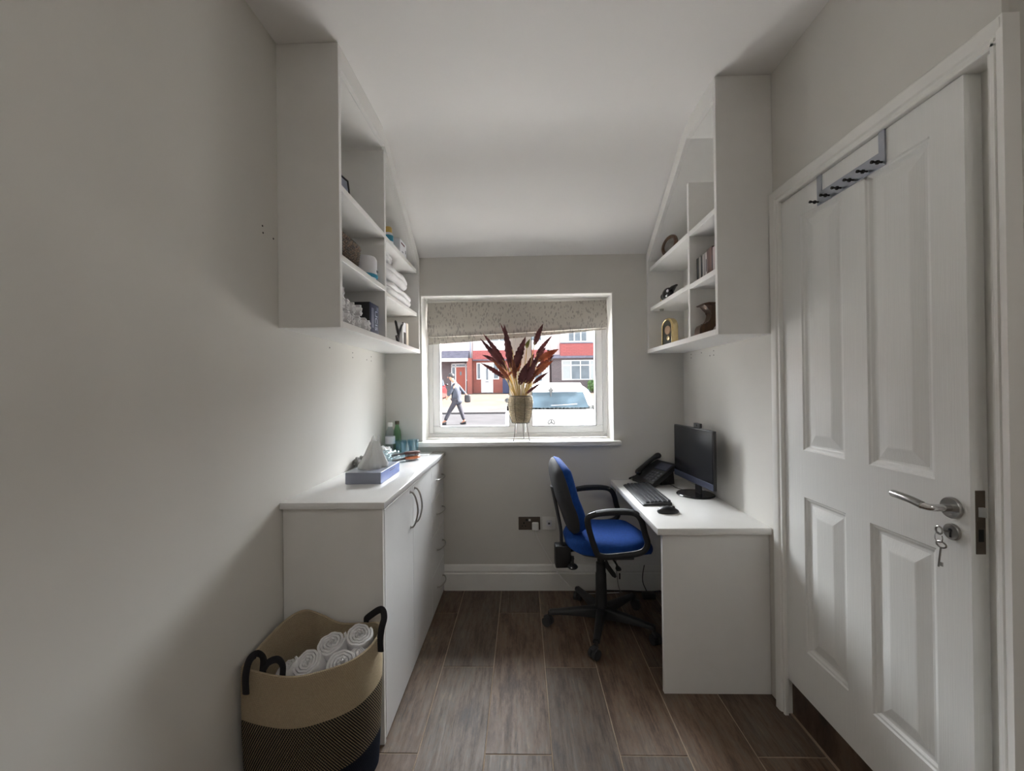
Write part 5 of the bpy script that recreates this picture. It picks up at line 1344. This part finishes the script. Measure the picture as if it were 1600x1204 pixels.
# shrub beneath the bay window, and a bin
sh_ = thing('front_garden_shrub', 'green rounded shrub growing below the wide bay window', 'shrub', (5.0, 30.1, .95))
rnd = random.Random(4); bm = B()
for k in range(420):
    d = Vector((rnd.gauss(0, 1), rnd.gauss(0, 1), rnd.gauss(0, 1))).normalized()*rnd.uniform(.55, 1)
    c = Vector((5.0+d.x*.42, 30.1+d.y*.3, 1.45+d.z*.46)); t = Vector((rnd.gauss(0, 1), rnd.gauss(0, 1), rnd.gauss(0, 1))).normalized(); s_ = d.cross(t).normalized()
    vs = [bm.verts.new(c+t*.09), bm.verts.new(c+s_*.04+d*.01), bm.verts.new(c-t*.09), bm.verts.new(c-s_*.04+d*.01)]; bm.faces.new(vs)
fo = obj('foliage', bm, 'bush', sh_, smooth=False); fo['kind'] = 'stuff'
obj('branches', tube(B(), [(5.0, 30.1, .94), (5.0, 30.1, 1.3), (5.08, 30.1, 1.6)], [.04, .03, .01], 6), 'brownwood', sh_)
bn = thing('wheelie_bin', 'dark blue wheeled bin standing by the red brick wall near the white door', 'bin', (-1.15, 30.2, .94))
bm = B(); vsb = [(-.24, -.26, 0), (.24, -.26, 0), (.24, .26, 0), (-.24, .26, 0)]
prism(bm, [(29.96, .96), (30.42, .96), (30.48, 1.95), (29.90, 1.95)], 'x', -1.40, -.90, .02); obj('bin_body', bm, 'navybox', bn, smooth=False)
obj('bin_lid', prism(B(), [(29.86, 1.955), (30.52, 1.955), (30.50, 2.03), (29.92, 2.0)], 'x', -1.42, -.88, .015), 'jacket', bn, smooth=False)

# ------------------------------------------------------------------ cars
def car(nm, label, loc, rz, paint, length, width, height, gz=0):
    """local: x across, y forward from the tail (y=0) to the nose, z up"""
    t = thing(nm, label, 'car', loc, rz, local=True)
    hw = width/2; H = height; Ln = length
    def ring(bm, y, zl, zh, w, rnd_=.12, n=6, tumble=0):
        pts = [(-w*.94, zl), (w*.94, zl)]
        for k in range(n+1): a = PI/2*k/n; pts.append((w-rnd_+rnd_*math.cos(a)-tumble*math.sin(a), zh-rnd_+rnd_*math.sin(a)))
        for k in range(n+1): a = PI/2+PI/2*k/n; pts.append((-w+rnd_+rnd_*math.cos(a)+tumble*math.sin(a), zh-rnd_+rnd_*math.sin(a)))
        pts.insert(2, (w, zl+.12)); pts.append((-w, zl+.12))
        return [bm.verts.new((x, y, z)) for x, z in pts]
    def loft(rings, bm):
        m = len(rings[0])
        for A, C2 in zip(rings, rings[1:]):
            for k in range(m): bm.faces.new((A[k], A[(k+1) % m], C2[(k+1) % m], C2[k]))
        bm.faces.new(rings[0]); bm.faces.new(rings[-1][::-1])
    bm = B(); bl_ = H*.62
    loft([ring(bm, y, zl, zh, hw*f) for y, zl, zh, f in ((0.0, .42, bl_-.06, .90), (.05, .30, bl_-.03, .96), (.25, .24, bl_+.0, 1.0), (Ln*.3, .22, bl_+.005, 1.0), (Ln*.62, .22, bl_-.0, 1.0), (Ln*.80, .24, bl_-.10, .98), (Ln*.95, .28, bl_-.18, .92), (Ln, .40, bl_-.30, .82))], bm)
    obj('body', bm, paint, t, ang=50)
    bm = B()
    loft([ring(bm, y, bl_-.05, zh, hw*f, .20, 6, tb_) for y, zh, f, tb_ in ((.16, bl_+.10, .95, .02), (.30, H-.10, .90, .10), (.42, H-.03, .88, .12), (Ln*.28, H, .88, .13), (Ln*.45, H-.02, .88, .12), (Ln*.56, H-.14, .90, .10), (Ln*.70, bl_+.02, .94, .02))], bm)
    obj('cabin', bm, paint, t, ang=50)
    # glass: tailgate, windscreen and sides
    def pane_(pts): 
        bm = B(); vs = [bm.verts.new(p) for p in pts]; bm.faces.new(vs); q = [bm.verts.new((p[0], p[1]+.0, p[2]-.0)) for p in pts]
        return bm
    gw = hw*.78
    zlo, zhi = bl_+.02, H-.20
    ylo, yhi = .118, .225
    bm = prism(B(), [(-gw*1.04, 0), (gw*1.04, 0), (gw*.90, 1), (-gw*.90, 1)], 'y', 0, .05)
    for v in bm.verts: k = v.co.z; v.co = Vector((v.co.x, v.co.y+ylo+(yhi-ylo)*k-.02, zlo+(zhi-zlo)*k))
    rg = obj('rear_window', bm, 'carglass', t, smooth=False)
    bm = prism(B(), [(-gw*1.06, 0), (gw*1.06, 0), (gw*.92, 1), (-gw*.92, 1)], 'y', 0, .05)
    for v in bm.verts: k = v.co.z; v.co = Vector((v.co.x, v.co.y+Ln*.705-(Ln*.145)*k, bl_+.05+(H-.18-bl_-.05)*k))
    obj('windscreen', bm, 'carglass', t, smooth=False)
    for s_ in (-1, 1):
        for ya, yb_, yc, yd in ((.45, Ln*.36, Ln*.36, .62), (Ln*.38, Ln*.62, Ln*.54, Ln*.38)):
            bm = B(); A = [bm.verts.new((s_*(hw*.955), ya, bl_+.03)), bm.verts.new((s_*(hw*.955), yb_, bl_+.03)), bm.verts.new((s_*(hw*.88), yc, H-.15)), bm.verts.new((s_*(hw*.88), yd, H-.15))]
            C2 = [bm.verts.new(v.co-Vector((s_*.06, 0, 0))) for v in A]
            bm.faces.new(A); bm.faces.new(C2[::-1])
            for k in range(4): bm.faces.new((A[k], A[(k+1) % 4], C2[(k+1) % 4], C2[k]))
            obj('side_window', bm, 'carglass', t, smooth=False)
        bm = blob(B(), (s_*(hw+.085), Ln*.60, bl_+.10), .10, 2, (1.0, .7, .72)); mi = obj('wing_mirror', bm, 'black', t)
        obj('tail_light', bx(B(), min(s_*hw*.70, s_*hw*.93), max(s_*hw*.70, s_*hw*.93), -.006, .06, bl_-.52, bl_-.40, .02), 'carred', t)
        for y in (Ln*.20, Ln*.80):
            bm = lathe(B(), [(0, -.10), (.28, -.10), (.31, -.07), (.31, .07), (.28, .10), (0, .10)], (s_*(hw-.12), y, .31), 28, 'x')
            wh = obj('wheel', bm, 'tyre', t); obj('hub', lathe(B(), [(0, -.105), (.19, -.105), (.19, .105), (0, .105)], (s_*(hw-.12), y, .31), 20, 'x'), 'steel', wh)
    return t, rg, bl_, hw
wc_, rgl, bl_, hw = car('parked_car', 'white hatchback parked outside the window with its tailgate toward the room', (.565, 8.32, .06), math.radians(-2), 'carwhite', 4.2, 1.86, 1.40)
obj('spoiler', prism(B(), [(.10, 1.30), (.12, 1.33), (.42, 1.385), (.42, 1.33), (.24, 1.27)], 'x', -.62, .62, .01), 'carwhite', wc_)
bm = B(); prism(bm, [(-.030, 1.205), (0, 1.175), (.030, 1.205), (.052, 1.245), (.020, 1.265), (0, 1.305), (-.020, 1.265), (-.052, 1.245)], 'y', .07, .10); tube(bm, [(0, .09, 1.11), (0, .09, 1.19)], .014, 6)
obj('lantern_mark', bm, 'black', wc_, smooth=False)  # dark lantern shape for the tailgate fin and third brake light
obj('wiper_arm', tube(B(), [(.0, .085, .935), (.30, .090, .945), (.52, .10, .96)], .010, 6), 'greyink', wc_)
obj('badge_ring', tube(B(), [(.062*math.cos(2*PI*k/28), -.016, .600+.062*math.sin(2*PI*k/28)) for k in range(28)], .013, 6, True), 'black', wc_)
bm = B()
for a in (90, 210, 330): tube(bm, [(0, -.016, .600), (.058*math.cos(math.radians(a)), -.016, .600+.058*math.sin(math.radians(a)))], [.020, .009], 6)
obj('badge_star', bm, 'black', wc_)
car('red_car', 'red car parked on the drive opposite beyond the walking person', (-5.45, 23.4, .58), math.radians(4), 'carred', 4.0, 1.75, 1.45)

# ------------------------------------------------------------------ person walking along the road
PYp = 13.8
def skin(name, joints, edges, m, parent, root=0, sub=2):
    me = bpy.data.meshes.new(name); me.from_pydata([j[0] for j in joints], edges, [])
    off = ORG[parent.name]
    for v in me.vertices: v.co -= off
    o = bpy.data.objects.new(name, me); COL.objects.link(o); o.parent = parent; me.materials.append(MT[m]); ORG[o.name] = off
    md = o.modifiers.new('skin', 'SKIN'); md.use_smooth_shade = True
    for i, j in enumerate(joints):
        r = j[1]; me.skin_vertices[0].data[i].radius = r if isinstance(r, tuple) else (r, r); me.skin_vertices[0].data[i].use_root = (i == root)
    s_ = o.modifiers.new('sub', 'SUBSURF'); s_.levels = sub; s_.render_levels = sub
    return o
per = thing('person', 'person in dark jacket and charcoal trousers walking along the road with a bag', 'person', (-2.26, PYp, .15))
P = lambda x, z, dy=0: (x, PYp+dy, z)
hip = P(-2.165, 1.02); chest = P(-2.18, 1.34); neck = P(-2.225, 1.54); headc = P(-2.355, 1.70)
kL, aL, tL = P(-2.385, .62, -.06), P(-2.555, .265, -.07), P(-2.69, .205, -.08)
kR, aR, tR = P(-2.03, .60, .07), P(-1.925, .275, .08), P(-2.03, .195, .09)
shL, elL, haL = P(-2.22, 1.45, -.17), P(-2.34, 1.22, -.22), P(-2.45, 1.05, -.20)
shR, elR, haR = P(-2.16, 1.45, .17), P(-2.00, 1.26, .22), P(-1.86, 1.13, .20)
J = [(hip, (.085, .11)), (P(-2.17, 1.18), (.08, .105)), (chest, (.09, .12)), (neck, .055), (P(-2.27, 1.60), .055), (P(-2.325, 1.665), (.075, .07)), (P(-2.355, 1.735), (.098, .078)), (P(-2.36, 1.80), (.06, .055)),
     (P(-2.19, .93, -.08), .085), (kL, .058), (aL, .042), (tL, (.03, .045)), (P(-2.14, .93, .08), .085), (kR, .058), (aR, .042), (tR, (.03, .045)),
     (shL, .058), (elL, .043), (haL, .030), (shR, .058), (elR, .043), (haR, .030),
     (P(-2.475, .985, -.20), (.018, .035)), (P(-1.835, 1.07, .20), (.018, .035))]
Ed = [(0, 1), (1, 2), (2, 3), (3, 4), (4, 5), (5, 6), (6, 7), (0, 8), (8, 9), (9, 10), (10, 11), (0, 12), (12, 13), (13, 14), (14, 15), (2, 16), (16, 17), (17, 18), (2, 19), (19, 20), (20, 21), (18, 22), (21, 23)]
skin('figure', J, Ed, 'skin', per)
skin('jacket', [(P(-2.15, .82), (.15, .19)), (P(-2.155, .95), (.15, .19)), (P(-2.165, 1.12), (.130, .165)), (chest, (.138, .185)), (P(-2.215, 1.50), (.08, .10)), (shL, .072), (elL, .058), (P(-2.42, 1.10, -.205), .046), (shR, .072), (elR, .058), (P(-1.90, 1.165, .203), .046)],
     [(0, 1), (1, 2), (2, 3), (3, 4), (3, 5), (5, 6), (6, 7), (3, 8), (8, 9), (9, 10)], 'jacket', per, 2)
skin('trousers', [(P(-2.165, 1.03), (.125, .16)), (P(-2.195, .93, -.08), .098), (kL, .072), (P(-2.545, .29, -.07), .060), (P(-2.135, .93, .08), .098), (kR, .072), (P(-1.932, .295, .08), .060)],
     [(0, 1), (1, 2), (2, 3), (0, 4), (4, 5), (5, 6)], 'trousers', per)
for nm, a, b in (('shoe', aL, tL), ('shoe', aR, tR)):
    a, b = Vector(a), Vector(b); lo = Vector((0, 0, -.055))
    skin(nm, [(tuple(a+lo+Vector((.05, 0, 0))), .042), (tuple(a+lo), .050), (tuple(b+Vector((.02, 0, 0))), .040), (tuple(b+Vector((-.05, 0, -.003))), .028)], [(0, 1), (1, 2), (2, 3)], 'hair', per, 1)
hb_ = blob(B(), (-2.335, PYp, 1.765), .105, 3, (1.05, .86, .92), .03, 2)
for v in hb_.verts:
    if v.co.x < -2.405 and v.co.z < 1.775: v.co.x = -2.405
    if v.co.z < 1.70: v.co.z = 1.70+(v.co.z-1.70)*.3
obj('hair', hb_, 'hair', per, ang=60)
obj('face_features', blob(blob(B(), (-2.452, PYp, 1.712), .016, 2, (1.2, .8, 1)), (-2.44, PYp-.032, 1.738), .009, 1), 'skin', per)
obj('shoulder_bag', bx(B(), -1.93, -1.73, PYp+.13, PYp+.27, .88, 1.14, .05, 3), 'hair', per)
obj('bag_strap', tube(B(), smoothpath([P(-1.86, 1.12, .2), P(-2.02, 1.36, .20), P(-2.17, 1.52, .12), P(-2.28, 1.40, -.10), P(-2.24, 1.2, -.15)], 4), .014, 6), 'hair', per)
obj('shirt_collar', tube(B(), [P(-2.225+.06*math.cos(a), 1.535+.012*math.cos(a), .07*math.sin(a)) for a in [2*PI*k/16 for k in range(16)]], .014, 6, True), 'sleeve', per)
